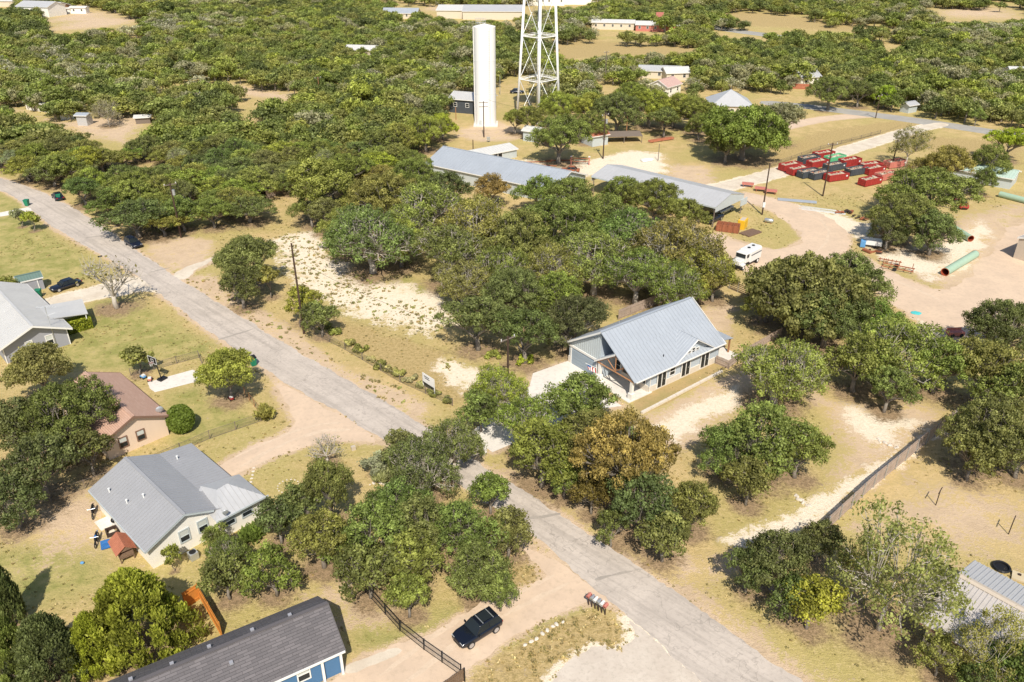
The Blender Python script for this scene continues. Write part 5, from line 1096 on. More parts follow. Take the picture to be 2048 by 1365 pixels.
# truck bed with blue cab piece
tb = thing('truck_bed', 'empty white utility truck bed with a blue front on the dirt', 'truck body', G(1743, 493), rad(-22))
m = MB()
for y in (-.95, .95): m.box((0, y, .95), (3.2, .12, .8))
m.box((1.55, 0, .95), (.12, 1.8, .8)); m.box((0, 0, .6), (3.2, 1.9, .1)); m.build('bed', 'white', tb); m = MB(); m.box((-1.6, -.9, .7), (.9, 1.1, 1.3)); m.build('cab_front', 'sky_blue', tb, bevel=.1)
for s in (-1, 1): m = MB(); m.tube([(.4, s*.75, .35), (.4, s*1.0, .35)], .35, 10); m.build('wheel', 'tyre', tb)
# --- roll-off containers
def container(paint):
    t = thing('rubbish_container', 'x', 'dumpster'); L, W, Hh = 6.4, 2.4, 1.75; m = MB()
    for s in (-1, 1): m.box((0, s*W/2, Hh/2+.2), (L, .08, Hh))
    for s in (-1, 1): m.box((s*L/2, 0, Hh/2+.2), (.08, W, Hh))
    m.box((0, 0, .25), (L, W, .1)); m.build('shell', paint, t)
    for s in (-1, 1):
        m = MB(); m.tube([(-L/2, s*W/2, Hh+.2), (L/2, s*W/2, Hh+.2)], .07, 4); m.build('top_rail', paint, t)
        m = MB(); 
        for k in range(9): m.box((-L/2+.4+k*.7, s*(W/2+.07), Hh/2+.15), (.1, .08, Hh))
        m.build('side_rib', paint, t)
        m = MB(); m.box((L*.36, s*(W/2+.12), Hh*.75), (.5, .02, .4)); m.build('sign_plate', 'white', t)
    m = MB(); 
    for k in range(3): m.box((-L/2-.06, 0, .5+k*.5), (.08, W*.96, .09))
    for k in range(3): m.box((-L/2-.09, (k-1)*W*.46, Hh/2+.2), (.08, .1, Hh))
    m.build('tailgate', paint, t)
    for x in (-L*.4, L*.4):
        for s in (-1, 1): m = MB(); m.tube([(x, s*.8, .13), (x, s*.95, .13)], .13, 8); m.build('wheel', 'black', t)
    m = MB(); NX, NY = 13, 6; vs = []; fs = []
    for j in range(NY):
        for i in range(NX): vs.append((-L/2+.06+(L-.12)*i/(NX-1), -W/2+.05+(W-.1)*j/(NY-1), Hh-.3+R_.uniform(-.25, .3)*(0 < i < NX-1 and 0 < j < NY-1)))
    for j in range(NY-1):
        for i in range(NX-1): fs.append((j*NX+i, j*NX+i+1, (j+1)*NX+i+1, (j+1)*NX+i))
    m.add(vs, fs)
    for k in range(26): m.box((R_.uniform(-.44, .44)*L, R_.uniform(-.4, .4)*W, Hh-.2+R_.uniform(-.08, .25)), (R_.uniform(.3, 1.1), R_.uniform(.08, .4), R_.uniform(.05, .25)), R_.uniform(0, 3), R_.choice((0, 1, 1, 2, 3)), (R_.uniform(-.4, .4), R_.uniform(-.4, .4)))
    m.build('rubble_load', ['rubble', 'stone', 'rust', 'board_tan'], t); return t
CONT = {k: container(k) for k in ('red_paint', 'dark_paint', 'green_paint', 'red_fade')}
used = set(); SZ = lambda x, y: (1460+x/5.1125, 280+y/5.1125)
ca_ = rad(28)
for (x, y, k, dz, lab) in ((610, 305, 'red_paint', 28, 'red rubbish container, leftmost of the group'), (695, 345, 'red_paint', 28, 'red rubbish container, second along the front row'), (800, 375, 'dark_paint', 28, 'dark rubbish container, left one of the front pair'), (915, 390, 'dark_paint', 28, 'dark rubbish container, right one of the front pair, by the pole'),
    (1080, 410, 'red_paint', 22, 'red rubbish container in front, right of the utility pole'), (1285, 350, 'dark_paint', 26, 'dark rubbish container heaped with boards, right of the pole'), (1425, 300, 'red_paint', 18, 'red rubbish container with grey load at the rear right'), (1465, 340, 'red_paint', 28, 'red rubbish container half behind the oak, right end'),
    (1425, 455, 'red_paint', 30, 'red rubbish container standing apart by the big oak'), (800, 232, 'dark_paint', 28, 'dark rubbish container in the back row, left'), (950, 185, 'red_paint', 25, 'red rubbish container farthest back by the gravel road'), (1065, 225, 'green_paint', 30, 'green rubbish container in the back row'),
    (890, 272, 'red_paint', 28, 'red rubbish container in the middle row'), (1060, 305, 'dark_paint', 28, 'dark rubbish container in the middle row behind the pole'), (1215, 270, 'red_paint', 25, 'tall red rubbish container in the back row, right of green'), (1590, 400, 'red_fade', 28, 'pale faded rubbish container under the oak edge'), (1680, 275, 'red_fade', 25, 'faded rubbish container behind the oak branches')):
    px = SZ(x, y); loc = G(*px)
    if k not in used: used.add(k); o = CONT[k]; o.location = (*loc, 0); o.rotation_euler = (0, 0, rad(dz)); o['label'] = lab; o['group'] = 'rubbish containers in the yard'
    else: o = copy_tree(CONT[k], loc, rad(dz), lab, 'rubbish containers in the yard')
    o.scale = (.87, .9, .82 if 'tall' not in lab else 1.0)
# rusty container and yellow skip by the shed
t = thing('rusty_bin', 'rust-brown ribbed metal bin beside the open shed', 'metal bin', G(1455, 462), rad(-22)); m = MB()
for s in (-1, 1): m.box((0, s*1.0, .75), (4.2, .1, 1.4))
for k in range(5): m.box((-2.1+k*1.05, 0, .75), (.12, 2.1, 1.45))
m.box((0, 0, .1), (4.2, 2, .1)); m.build('frame', 'rust', t)
for k in range(8): m = MB(); m.box((-1.9+k*.54, -1.08, .75), (.08, .08, 1.4)); m.build('rib', 'rust', t)
t = thing('yellow_tank', 'tall yellow steel box next to the rust-brown bin', 'steel box', G(1484, 456), rad(60)); m = MB(); m.box((0, 0, .9), (2.4, 1.4, 1.8)); m.build('box', 'yellow', t, bevel=.05); m = MB(); m.box((0, 0, 1.83), (1.9, .9, .06)); m.build('lid', 'beige', t); m = MB(); m.box((1.25, 0, .9), (.12, 1.0, 1.5)); m.build('end_frame', 'yellow', t)
t = thing('lumber_stack', 'low stack of dark brown boards beside the yellow box', 'lumber stack', G(1501, 467), rad(38)); 
for k in range(9): m = MB(); m.box((R_.uniform(-.1, .1), -1.1+k*.27, .14), (4.0, .2, .22)); m.build('board', 'lumber', t)
t = thing('propane_tank', 'small grey gas tank lying near the shed pole', 'gas tank', G(1537, 446), rad(-30)); m = MB(); m.tube([(-.9, 0, .5), (-.7, 0, .5), (.7, 0, .5), (.9, 0, .5)], [.2, .42, .42, .2], 12); m.build('tank', 'galv', t, smooth=True)
for x in (-.5, .5): m = MB(); m.box((x, 0, .08), (.15, .7, .16)); m.build('foot', 'rust', t)
for px, rz_, n_, L_, lab in ((( 1594, 402), -16, 4, 8, 'flat bundle of grey-blue steel sheets beside the dirt loop'), ((1648, 422), -24, 5, 8.5, 'bundle of thin galvanised pipes beside the dirt loop')):
    t = thing('steel_stack', lab, 'steel stack', G(*px), rad(rz_))
    for k in range(n_): m = MB(); (m.box((0, -.9+k*.45, .08+R_.uniform(0, .04)), (L_, .4, .08)) if n_ == 4 else m.tube([(-L_/2+R_.uniform(-.9, .9), -1.2+k*.6, .07), (L_/2, -1.2+k*.6+R_.uniform(-.3, .3), .07)], .06, 6)); m.build('sheet' if n_ == 4 else 'pipe', 'roof_blue' if n_ == 4 else 'galv', t)
# big green pipes
def bigpipe(a, b, r, label):
    A, B = G(*a), G(*b); L = math.dist(A, B); t = thing('steel_pipe', label, 'pipe', A, rz_of(A, B)); m = MB(); m.tube([(0, 0, r), (L*.33, 0, r), (L*.66, 0, r), (L, 0, r)], r, 20, cap=False); m.build('shell', 'pipe_green', t, smooth=True)
    m = MB(); m.tube([(.02, 0, r), (L-.02, 0, r)], r*.9, 20, cap=False); m.build('lining', 'pipe_in', t)
    for x in (-.02, L+.02):
        m = MB(); n = 20
        vs = [(x, r*.88*math.cos(2*math.pi*k/n), r+r*.88*math.sin(2*math.pi*k/n)) for k in range(n)]+[(x, r*1.03*math.cos(2*math.pi*k/n), r+r*1.03*math.sin(2*math.pi*k/n)) for k in range(n)]
        m.add(vs, [(k, (k+1) % n, n+(k+1) % n, n+k) for k in range(n)]); m.build('rim', 'pipe_red' if x < 0 else 'rust', t)
bigpipe((1888, 552), (1948, 516), .7, 'long pale green steel pipe with orange mouth on the pink dirt'); bigpipe((1940, 484), (1905, 462), .62, 'short pale green steel pipe under the big oak'); bigpipe((1998, 394), (2060, 410), .62, 'pale green steel pipe cut by the right edge of the photo')
# trailer frame / scrap
t = thing('trailer_frame', 'rusty bare trailer frame lying on the dirt yard', 'trailer frame', G(1795, 540), rad(-32))
for y in (-.8, .8): m = MB(); m.box((0, y, .45), (5.2, .12, .16)); m.build('rail', 'rust', t)
for k in range(5): m = MB(); m.box((-2.4+k*1.2, 0, .45), (.1, 1.7, .12)); m.build('crossbar', 'rust', t)
for k in (-1, 0, 1): m = MB(); m.box((k*2.2, .8, .9), (.1, .1, .9)); m.build('upright', 'rust', t)
for y in (-1, 1): m = MB(); m.tube([(-.4, y*.95, .35), (-.4, y*1.12, .35)], .35, 12); m.build('wheel', 'tyre', t)
t = thing('harrow', 'rusty spiky farm harrow beside the bare trailer frame', 'farm implement', G(1779, 527), rad(-30))
for k in range(6): m = MB(); m.tube([(-1.6+k*.65, -.5, .1), (-1.6+k*.65, 0, .8), (-1.6+k*.65, .6, .2)], .05, 4); m.build('tine', 'rust', t)
m = MB(); m.box((0, 0, .55), (3.8, .14, .14)); m.build('beam', 'rust', t)
for i, (px, lab) in enumerate((((1745, 505), 'dark rusty axle with wheels by the white truck bed'), ((1718, 438), 'pile of rusty scrap sections beside the big yard oak'), ((1690, 428), 'low heap of dark scrap along the dirt loop'))):
    t = thing('scrap_heap', lab, 'scrap', G(*px), R_.uniform(0, 3))
    for k in range(6): m = MB(); m.box((R_.uniform(-1.2, 1.2), R_.uniform(-.7, .7), R_.uniform(.15, .5)), (R_.uniform(.6, 1.8), R_.uniform(.15, .6), R_.uniform(.1, .4)), R_.uniform(0, 3), 0, (R_.uniform(-.4, .4), R_.uniform(-.3, .3))); m.build('scrap_piece', R_.choice(('rust', 'iron', 'rust')), t)
for px, rz_, lab in (((1495, 374), -18, 'reddish flat trailer nearest the end of the open shed'), ((1521, 383), -18, 'reddish flat trailer behind the tall shed pole'), ((1541, 388), -18, 'reddish flat trailer right of the tall shed pole')):
    t = thing('flat_trailer', lab, 'trailer', G(*px), rad(rz_), 'small red trailers in a row'); m = MB(); m.box((0, 0, .75), (2.6, 1.1, .35)); m.build('deck', 'red_fade', t)
    for x in (-.9, .9):
        for y in (-.5, .5): m = MB(); m.box((x, y, .3), (.12, .12, .6)); m.build('leg', 'rust', t)
t = thing('hand_cart', 'faded red wooden cart in the pink dirt yard', 'cart', G(1909, 672), rad(5)); m = MB(); m.box((0, 0, .55), (2.3, 1.1, .5)); m.build('box', 'red_fade', t); m = MB(); m.box((0, .5, .95), (2.2, .1, .3)); m.build('rail', 'red_fade', t)
for x in (-.7, .7): m = MB(); m.tube([(x, -.62, .3), (x, -.5, .3)], .3, 10); m.build('wheel', 'tyre', t)
t = thing('paddling_pool', 'small turquoise tarpaulin lying on the pink dirt', 'tarpaulin', G(1832, 627)); m = MB(); m.ball((0, 0, .05), (.8, .65, .12), 9, 4, jit=.3); m.build('sheet', 'teal', t)
t = thing('conveyor', 'long rusty red beam frame lying in the dry field', 'steel beam', G(1322, 283), rad(28)); m = MB(); m.box((0, -.4, .5), (8, .12, .5)); m.box((0, .4, .5), (8, .12, .5)); m.build('beam', 'rust_roof', t)
for x in (-3, 0, 3): m = MB(); m.box((x, 0, .3), (.2, 1.0, .5)); m.build('support', 'rust', t)
t = thing('pipe_rack', 'orange and white steel rack standing in the works yard', 'pipe rack', G(1160, 330), rad(-6))
for x in (-2.2, 2.2): m = MB(); m.box((x, 0, 1.), (.25, .25, 2.)); m.build('post', 'red_fade', t); m = MB(); m.box((x, 0, 2.05), (.5, .5, .15)); m.build('cap', 'white', t)
m = MB(); m.box((0, 0, 1.6), (4.2, .14, .14)); m.box((0, 0, .8), (4.2, .14, .14)); m.build('crossbar', 'rust', t)
t = thing('boat_hull', 'small white upturned boat beside the pink track', 'boat', G(1295, 322), rad(25)); m = MB(); loft(m, [[(x, -w_, .1), (x, w_, .1), (x, w_*.6, h_), (x, -w_*.6, h_)] for x, w_, h_ in ((-1.8, .7, .5), (0, .85, .6), (1.2, .6, .5), (1.9, .1, .3))]); m.build('hull', 'white', t)
for i, (px, rz_) in enumerate((((1075, 325), 4), ((1085, 332), -8), ((1120, 322), 3))):
    t = thing('rusty_pipe', ('longest rusty pipe lying left of the orange rack', 'rusty pipe nearest the long metal shed roof', 'rusty pipe under the dense round oak')[i], 'pipe', G(*px), rad(rz_)); m = MB(); m.tube([(-3.5, 0, .12), (3.5, 0, .12)], .12, 6); m.build('pipe', 'rust', t)
t = thing('lean_to', 'low open lean-to of dark timber behind the utility pole', 'shelter', G(1245, 283), rad(5)); m = MB(); m.slab([(-5, -2, 1.8), (5, -2, 1.8), (5, 2, 2.3), (-5, 2, 2.3)], .1); m.build('roof', 'pole_grey', t)
for x in (-4.8, 0, 4.8): m = MB(); m.box((x, -1.9, .9), (.16, .16, 1.8)); m.build('post', 'pole_grey', t)
t = thing('meter_box', 'small grey-white box on legs near the standpipe pole', 'meter box', G(977, 285)); m = MB(); m.box((0, 0, 1.), (.9, .5, .8)); m.build('box', 'galv', t)
for x in (-.3, .3): m = MB(); m.box((x, 0, .3), (.08, .08, .6)); m.build('leg', 'galv', t)
t = thing('red_sign', 'small red and white sign tower in the far woods', 'sign', G(1317, 56)); m = MB(); m.box((0, 0, 3), (1, 1, 6)); m.build('column', 'white', t); m = MB(); m.box((0, -.6, 6), (4, .6, 3.5)); m.build('sign_board', 'red_fade', t)
# --- utility poles
def pole(b, t_, label, arms=1, r=.15, white=False, tr=False, mat='pole', armrz=.7, h=None, name='utility_pole', cat='utility pole'):
    x, y = G(*b); hh = h or min(16, max(3, HT(b, t_))); o = thing(name, label, cat, (x, y, 0)); m = MB(); m.tube([(0, 0, -.3), (0, 0, hh)], [r, r*.72], 8); m.build('pole', mat, o)
    for k in range(arms): z = hh-.35-k*1.1; m = MB(); m.box((0, 0, z), (2.4, .12, .14), armrz); m.build('crossarm', 'pole_grey', o); 
    if arms:
        m_ = math.cos(armrz), math.sin(armrz)
        for s in (-1, 0, 1): m = MB(); m.tube([(m_[0]*s*1.05, m_[1]*s*1.05, hh-.3), (m_[0]*s*1.05, m_[1]*s*1.05, hh-.02)], .06, 6); m.build('insulator', 'white', o)
    if tr: m = MB(); m.tube([(.4, -.1, hh-2.3), (.4, -.1, hh-1.3)], .27, 10); m.build('transformer', 'galv', o)
    if white: m = MB(); m.box((0, -.25, 2.2), (.5, .3, 1.)); m.build('meter_box', 'white', o)
    return o
pole((608, 668), (583.5, 487), 'tall bare dark pole rising from the leafy tree at the caliche lot', 0, .17)
pole((362.5, 476), (349, 366), 'dark utility pole with cluttered top at the wood edge by the road', 1, .2, tr=True)
pole((373, 372+20), (363, 332), 'thin pole in the woods behind the cluttered one', 0, .12)
pole((1524, 430), (1536, 327), 'dark pole with white meter box and lamp arm by the dirt loop', 0, .17, white=True)
pole((1645.5, 393), (1661, 286), 'utility pole with crossarm in front of the rubbish containers', 1, .18, armrz=.2)
pole((1784, 333), (1793, 281), 'utility pole with transformer behind the rubbish containers', 1, .18, tr=True)
pole((1206, 318), (1211, 228), 'dark utility pole with transformers beside the rusty-roofed shed', 2, .18, tr=True)
pole((968, 275), (963, 203), 'pole with two crossarms standing before the white standpipe', 2, .17, armrz=.15)
pole((1016, 790), (1011, 697), 'utility pole partly hidden by oaks left of the garage', 1, .17, h=8.5)
pole((1252, 278), (1257, 231), 'weathered brown pole left of the lean-to field', 0, .15, mat='timber')
pole((1751, 237), (1754, 190), 'utility pole beside the far paved road', 1, .16)
pole((1316, 322), (1317, 288), 'short grey post with crossbar in the dry field', 0, .1, mat='pole_grey')
pole((946.5, 312), (947.5, 280), 'short dark pole behind the long blue-grey roof', 0, .14)
pole((1210, 165), (1209, 103), 'pale pole in the woods right of the water tower', 1, .16, mat='pole_grey'); pole((400, 225), (396, 185), 'grey pole with crossarm in the woods right of the clearing', 1, .15, mat='pole_grey'); pole((640, 195), (637, 154), 'brown pole with crossarm in the middle woods', 1, .15, mat='timber')
pole((779, 128), (777, 100), 'white pole above the glimpsed two-tone roof', 0, .18, mat='white'); pole((676, 275), (675, 245), 'grey pole in the woods above the round oak', 1, .15, mat='pole_grey'); pole((1521, 150), (1519, 130), 'pale pole in the woods above the pyramid roof', 1, .15, mat='pole_grey'); pole((1000, 190), (999, 150), 'thin mast between standpipe and water tower', 0, .1, mat='galv'); pole((912, 240), (909, 215), 'brown pole left of the standpipe', 0, .14, mat='timber')
t = thing('road_sign', 'small street sign on a thin post at the bare tree', 'road sign', G(207, 540)); m = MB(); m.tube([(0, 0, 0), (0, 0, 2.6)], .04, 5); m.build('post', 'galv', t); m = MB(); m.box((0, 0, 2.5), (.7, .05, .25), .6); m.build('sign_plate', 'black', t)
# --- bins, mailboxes
def binn(px, label, rz=0.):
    t = thing('wheelie_bin', label, 'rubbish bin', G(*px), rz, 'green wheelie bins'); m = MB(); loft(m, [[(-.27, -.3, .06), (.27, -.3, .06), (.27, .3, .06), (-.27, .3, .06)], [(-.36, -.4, 1.05), (.36, -.4, 1.05), (.36, .4, 1.05), (-.36, .4, 1.05)]]); m.build('body', 'bin_green', t)
    m = MB(); m.box((0, 0, 1.09), (.78, .86, .08)); m.build('lid', 'bin_green' if 'dark lid' not in label else 'black', t); m = MB(); m.tube([(-.28, .36, .12), (.28, .36, .12)], .12, 8); m.build('wheel', 'tyre', t); t.scale = (1.2,)*3
binn((507, 731), 'green wheelie bin with dark lid at the asphalt edge', .6); binn((79, 595), 'green wheelie bin behind the grey house', .2); binn((55, 412), 'green wheelie bin on the road at the driveway mouth up left'); binn((119, 401), 'green wheelie bin in the shade at the far side of the road', .4)
for i, (c_, lab) in enumerate((('red_fade', 'red mailbox at the left end of the row'), ('galv', 'grey mailbox next to the left red one'), ('white', 'white mailbox left of the middle of the row'), ('galv', 'grey mailbox right of the middle of the row'), ('white', 'white mailbox next to the right red one'), ('red_fade', 'red mailbox at the right end of the row'))):
    a, b = G(1177, 1210), G(1210, 1230); f = i/5; x, y = a[0]+(b[0]-a[0])*f, a[1]+(b[1]-a[1])*f; t = thing('mailbox', lab, 'mailbox', (x, y), rz_of(a, b)+math.pi/2, 'row of mailboxes at the driveway mouth')
    m = MB(); m.tube([(-.25, 0, 1.2), (.25, 0, 1.2)], .15, 10); m.box((0, 0, 1.12), (.5, .3, .15)); m.build('box', c_, t); m = MB(); m.box((0, 0, .52), (.09, .09, 1.04)); m.build('post', 'pole', t); m = MB(); m.box((.1, .17, 1.3), (.04, .02, .16)); m.build('flag', 'red_paint', t)
# --- basketball hoop, toys
t = thing('basketball_hoop', 'basketball hoop with black backboard beside the paved drive', 'basketball hoop', G(316, 764), rad(-120))
m = MB(); m.tube([(-.6, 0, 0), (-.3, 0, 3.0), (0, 0, 3.4)], .07, 6); m.build('pole', 'black', t); m = MB(); m.box((.05, 0, 3.35), (.05, 1.6, 1.0)); bb = m.build('backboard', 'black', t); m = MB()
for z in (2.87, 3.83): m.box((.09, 0, z), (.02, 1.6, .06))
for y in (-.78, .78): m.box((.088, y, 3.35), (.02, .06, 1.0))
for z in (3.1, 3.5): m.box((.09, 0, z), (.02, .5, .05))
for y in (-.23, .23): m.box((.088, y, 3.3), (.02, .05, .4))
m.build('board_line', 'white', bb)
m = MB(); [m.tube([(.35+.23*math.cos(a), .23*math.sin(a), 3.05), (.35+.23*math.cos(a+.6), .23*math.sin(a+.6), 3.05)], .02, 4) for a in np.arange(0, 6.3, .6)]; m.build('rim', 'red_paint', t)
m = MB(); [m.tube([(.35+.22*math.cos(a), .22*math.sin(a), 3.04), (.35+.13*math.cos(a+.3), .13*math.sin(a+.3), 2.6)], .015, 3) for a in np.arange(0, 6.3, .5)]; m.build('net', 'white', t); m = MB(); m.box((-.7, 0, .12), (1.1, .8, .22)); m.build('base', 'black', t)
for i, (px, c_, lab) in enumerate((((287, 757), 'sky_blue', 'blue and white toy car by the tan house'), ((301, 762), 'red_fade', 'red toy wagon by the tan house'), ((463, 800), 'red_paint', 'red toy at the foot of the round yellow-green tree'))):
    t = thing('toy_car', lab, 'toy', G(*px), R_.uniform(0, 3)); m = MB(); m.box((0, 0, .3), (.8, .45, .25)); m.build('body', c_, t, bevel=.06); m = MB(); m.box((-.1, 0, .5), (.35, .4, .2)); m.build('seat', 'white', t)
    for x in (-.28, .28):
        for y in (-.24, .24): m = MB(); m.tube([(x, y-.04, .14), (x, y+.04, .14)], .14, 8); m.build('wheel', 'black', t)
# motorbike / dirt bike
def bike(px, rz, label, paint):
    t = thing('dirt_bike', label, 'motorbike', G(*px), rz)
    for x in (-.7, .7):
        m = MB(); n = 14; [m.tube([(x+.32*math.cos(a), 0, .33+.32*math.sin(a)), (x+.32*math.cos(a+2*math.pi/n), 0, .33+.32*math.sin(a+2*math.pi/n))], .045, 4) for a in np.arange(0, 2*math.pi, 2*math.pi/n)]; w_ = m.build('wheel', 'tyre', t); m = MB(); [m.tube([(x, 0, .33), (x+.3*math.cos(a), 0, .33+.3*math.sin(a))], .012, 3) for a in np.arange(0, 6.2, .8)]; m.build('spoke', 'galv', w_)
    m = MB(); m.tube([(-.7, 0, .33), (-.1, 0, .5), (.35, 0, .95)], .05, 5); m.tube([(.7, 0, .33), (.42, 0, 1.05)], .045, 5); m.box((0, 0, .5), (.4, .25, .35)); m.build('frame', 'black', t)
    m = MB(); m.ball((.12, 0, .88), (.28, .14, .14), 8, 5); m.build('fuel_tank', paint, t); m = MB(); m.box((-.35, 0, .88), (.6, .2, .08)); m.build('seat', 'black', t); m = MB(); m.tube([(.4, -.38, 1.08), (.42, 0, 1.05), (.4, .38, 1.08)], .025, 4); m.build('handlebar', 'galv', t); m = MB(); m.box((-.75, 0, .78), (.4, .12, .04)); m.build('fender', paint, t); return t
bike((188, 1030), rad(-70), 'black motorbike standing left of the white house', 'black'); bike((195, 1086), rad(-75), 'blue and white dirt bike on the lawn left of the playhouse', 'blue')
t = thing('playhouse', 'timber playhouse with faded red pitched roof by the white house', 'playhouse', G(251, 1112), rad(130))
for x in (-.9, .9):
    for y in (-.6, .6): m = MB(); m.box((x, y, .75), (.1, .1, 1.5)); m.build('post', 'lumber', t)
m = MB(); m.slab([(-1.3, -.95, 1.4), (1.3, -.95, 1.4), (1.3, 0, 2.1), (-1.3, 0, 2.1)], .05, 0, .25, .02, .03); m.slab([(-1.3, .95, 1.4), (1.3, .95, 1.4), (1.3, 0, 2.1), (-1.3, 0, 2.1)], .05, 0, .25, .02, .03); m.build('roof', 'rust_roof', t)
m = MB(); m.box((0, 0, .55), (1.9, 1.3, .08)); m.box((-.95, 0, .9), (.05, 1.2, .5)); m.box((0, .62, .8), (1.9, .05, .45)); m.build('deck', 'lumber', t); m = MB(); m.add([(-1.2, -.7, 1.5), (-1.2, .7, 1.5), (-1.2, 0, 2.05)], [(0, 1, 2)]); m.build('gable_board', 'lumber', t)
for (px, s_, rz_, lab) in (((224, 1087), (2.0, 1.4), .5, 'blue tarpaulin spread flat beside the playhouse'), ((236, 1094), (1.0, .7), 1.0, 'small folded blue tarpaulin under the playhouse edge')):
    t = thing('tarpaulin', lab, 'tarpaulin', G(*px), rz_); m = MB(); vs = []; NX = 7
    for j in range(NX):
        for i in range(NX): vs.append(((i/(NX-1)-.5)*s_[0], (j/(NX-1)-.5)*s_[1], .05+R_.uniform(0, .1)))
    m.add(vs, [(j*NX+i, j*NX+i+1, (j+1)*NX+i+1, (j+1)*NX+i) for j in range(NX-1) for i in range(NX-1)]); m.build('sheet', 'blue', t)
t = thing('fire_pit', 'square black fire pit beside the blue tarpaulin', 'fire pit', G(225, 1066), .6); m = MB()
for a in range(4): m.box((.5*math.cos(a*math.pi/2), .5*math.sin(a*math.pi/2), .2), (.14, 1.1, .4), a*math.pi/2)
m.build('surround', 'iron', t); m = MB(); m.ball((0, 0, .15), (.35, .35, .12), 8, 4, jit=.3); m.build('ash', 'stone', t)
t = thing('barbecue', 'round black kettle barbecue by the white house wall', 'barbecue', G(231, 1052)); m = MB(); m.ball((0, 0, .75), (.32, .32, .26), 12, 6); m.build('kettle', 'black', t)
for a in range(3): m = MB(); m.tube([(.15*math.cos(a*2.1), .15*math.sin(a*2.1), .6), (.3*math.cos(a*2.1), .3*math.sin(a*2.1), 0)], .025, 4); m.build('leg', 'galv', t)
t = thing('patio_slab', 'small concrete patio left of the white house', 'patio', G(222, 1042), rad(45)); m = MB(); m.box((0, 0, .04), (2.6, 1.8, .1)); m.build('slab', 'concrete', t)
t = thing('toy_ball', 'blue plastic toy lying on the lawn below the tarpaulin', 'toy', G(165, 1128)); m = MB(); m.ball((0, 0, .12), (.2, .16, .14), 8, 5); m.build('toy', 'sky_blue', t)
# --- fences
def fence(name, label, pts, h, mat, postmat, kind='picket', gap=2.4, cat='fence', bw=.14, world=False):
    P = [tuple(p) for p in pts] if world else [G(*p) for p in pts]; t = thing(name, label, cat, P[0]); ox, oy = P[0]
    for (a, b) in zip(P[:-1], P[1:]):
        L = math.dist(a, b); dx, dy = (b[0]-a[0])/L, (b[1]-a[1])/L; rz = math.atan2(dy, dx); m = MB(); n = max(1, round(L/gap))
        if kind in ('picket', 'solid'):
            k = int(L/(bw+(.03 if kind == 'picket' else .0)))
            for i in range(k): s = (i+.5)*L/k; m.box((a[0]-ox+dx*s, a[1]-oy+dy*s, h/2+R_.uniform(-.03, .03)), (bw, .025+R_.random()*.008, h), rz)
            for z in (.35, h-.35): m.box((a[0]-ox+dx*L/2+dy*.05, a[1]-oy+dy*L/2-dx*.05, z), (L, .05, .1), rz)
            m.build('picket_panel', mat, t)
        elif kind == 'rail':
            for i in range(5): m.box((a[0]-ox+dx*L/2, a[1]-oy+dy*L/2, .25+i*(h-.35)/4), (L, .05, .14), rz)
            m.build('rail', mat, t)
        else:
            for z in (.08, h-.03) + ((h*.5,) if kind == 'black' else ()): m.tube([(a[0]-ox, a[1]-oy, z), (b[0]-ox, b[1]-oy, z)], .035 if kind == 'black' else .022, 4)
            m.build('rail', postmat, t); m = MB(); sp_ = .14
            for i in range(int(L/sp_)): s = i*sp_; m.add([(a[0]-ox+dx*s, a[1]-oy+dy*s, .08), (a[0]-ox+dx*(s+.02), a[1]-oy+dy*(s+.02), .08), (a[0]-ox+dx*(s+.02), a[1]-oy+dy*(s+.02), h-.03), (a[0]-ox+dx*s, a[1]-oy+dy*s, h-.03)], [(0, 1, 2, 3)])
            for i in range(int(h/.14)): z = .1+i*.14; m.add([(a[0]-ox, a[1]-oy, z), (b[0]-ox, b[1]-oy, z), (b[0]-ox, b[1]-oy, z+.012), (a[0]-ox, a[1]-oy, z+.012)], [(0, 1, 2, 3)])
            m.build('wire_mesh', mat, t)
        for i in range(n+1 if b == P[-1] else n):
            s = i*L/n; m = MB(); q = .05 if kind in ('wire', 'black') else .06; m.box((a[0]-ox+dx*s+dy*(.09 if kind == 'picket' else 0), a[1]-oy+dy*s-dx*(.09 if kind == 'picket' else 0), h/2+.03), (q*1.6, q*1.6, h+.06), rz); m.build('post', postmat, t)
    return t
fence('picket_fence', 'long weathered picket fence climbing past the bare lot on the right', [(1652, 1062), (1745, 975), (1830, 905), (1905, 845)], 1.85, 'fence_grey', 'galv')
fence('picket_fence', 'weathered picket fence behind the blue metal roof', [(1236, 640), (1330, 602), (1412, 578)], 1.7, 'fence_grey', 'fence_grey')
fence('picket_fence', 'short picket fence from the rear patio into the yard', [(1432, 728), (1456, 738), (1490, 712), (1560, 672)], 1.3, 'fence_grey', 'fence_grey')
fence('wooden_gate', 'dark horizontal rail gate at the yard end of the picket fence', [(1458, 578), (1475, 585), (1504, 598)], 1.6, 'fence_brown', 'galv', 'rail', cat='gate')
fence('picket_fence', 'short wooden fence half hidden at the wood edge', [(534, 400), (566, 386)], 1.8, 'fence_grey', 'fence_grey')
fence('broken_fence', 'low dark board fence at the edge of the pink dirt yard', [(1870, 693), (1940, 712)], 1.1, 'fence_brown', 'fence_brown')
fence('cedar_fence', 'new orange-stained cedar fence beside the charcoal roof', [(-29.2+0, 51.4), (-28.3, 52.5), (-24.9, 48.1)], 1.85, 'cedar_new', 'cedar_new', 'solid', world=True)
fence('rail_fence', 'black metal fence with wire infill along the driveway', [(716, 1168), (800, 1262), (848, 1300), (922, 1352)], 1.3, 'wire', 'black', 'black', gap=2.6)
fence('entry_gate', 'brown timber gate at the end of the black fence', [(886, 1392), (928, 1362)], 1.5, 'fence_brown', 'black', cat='gate')
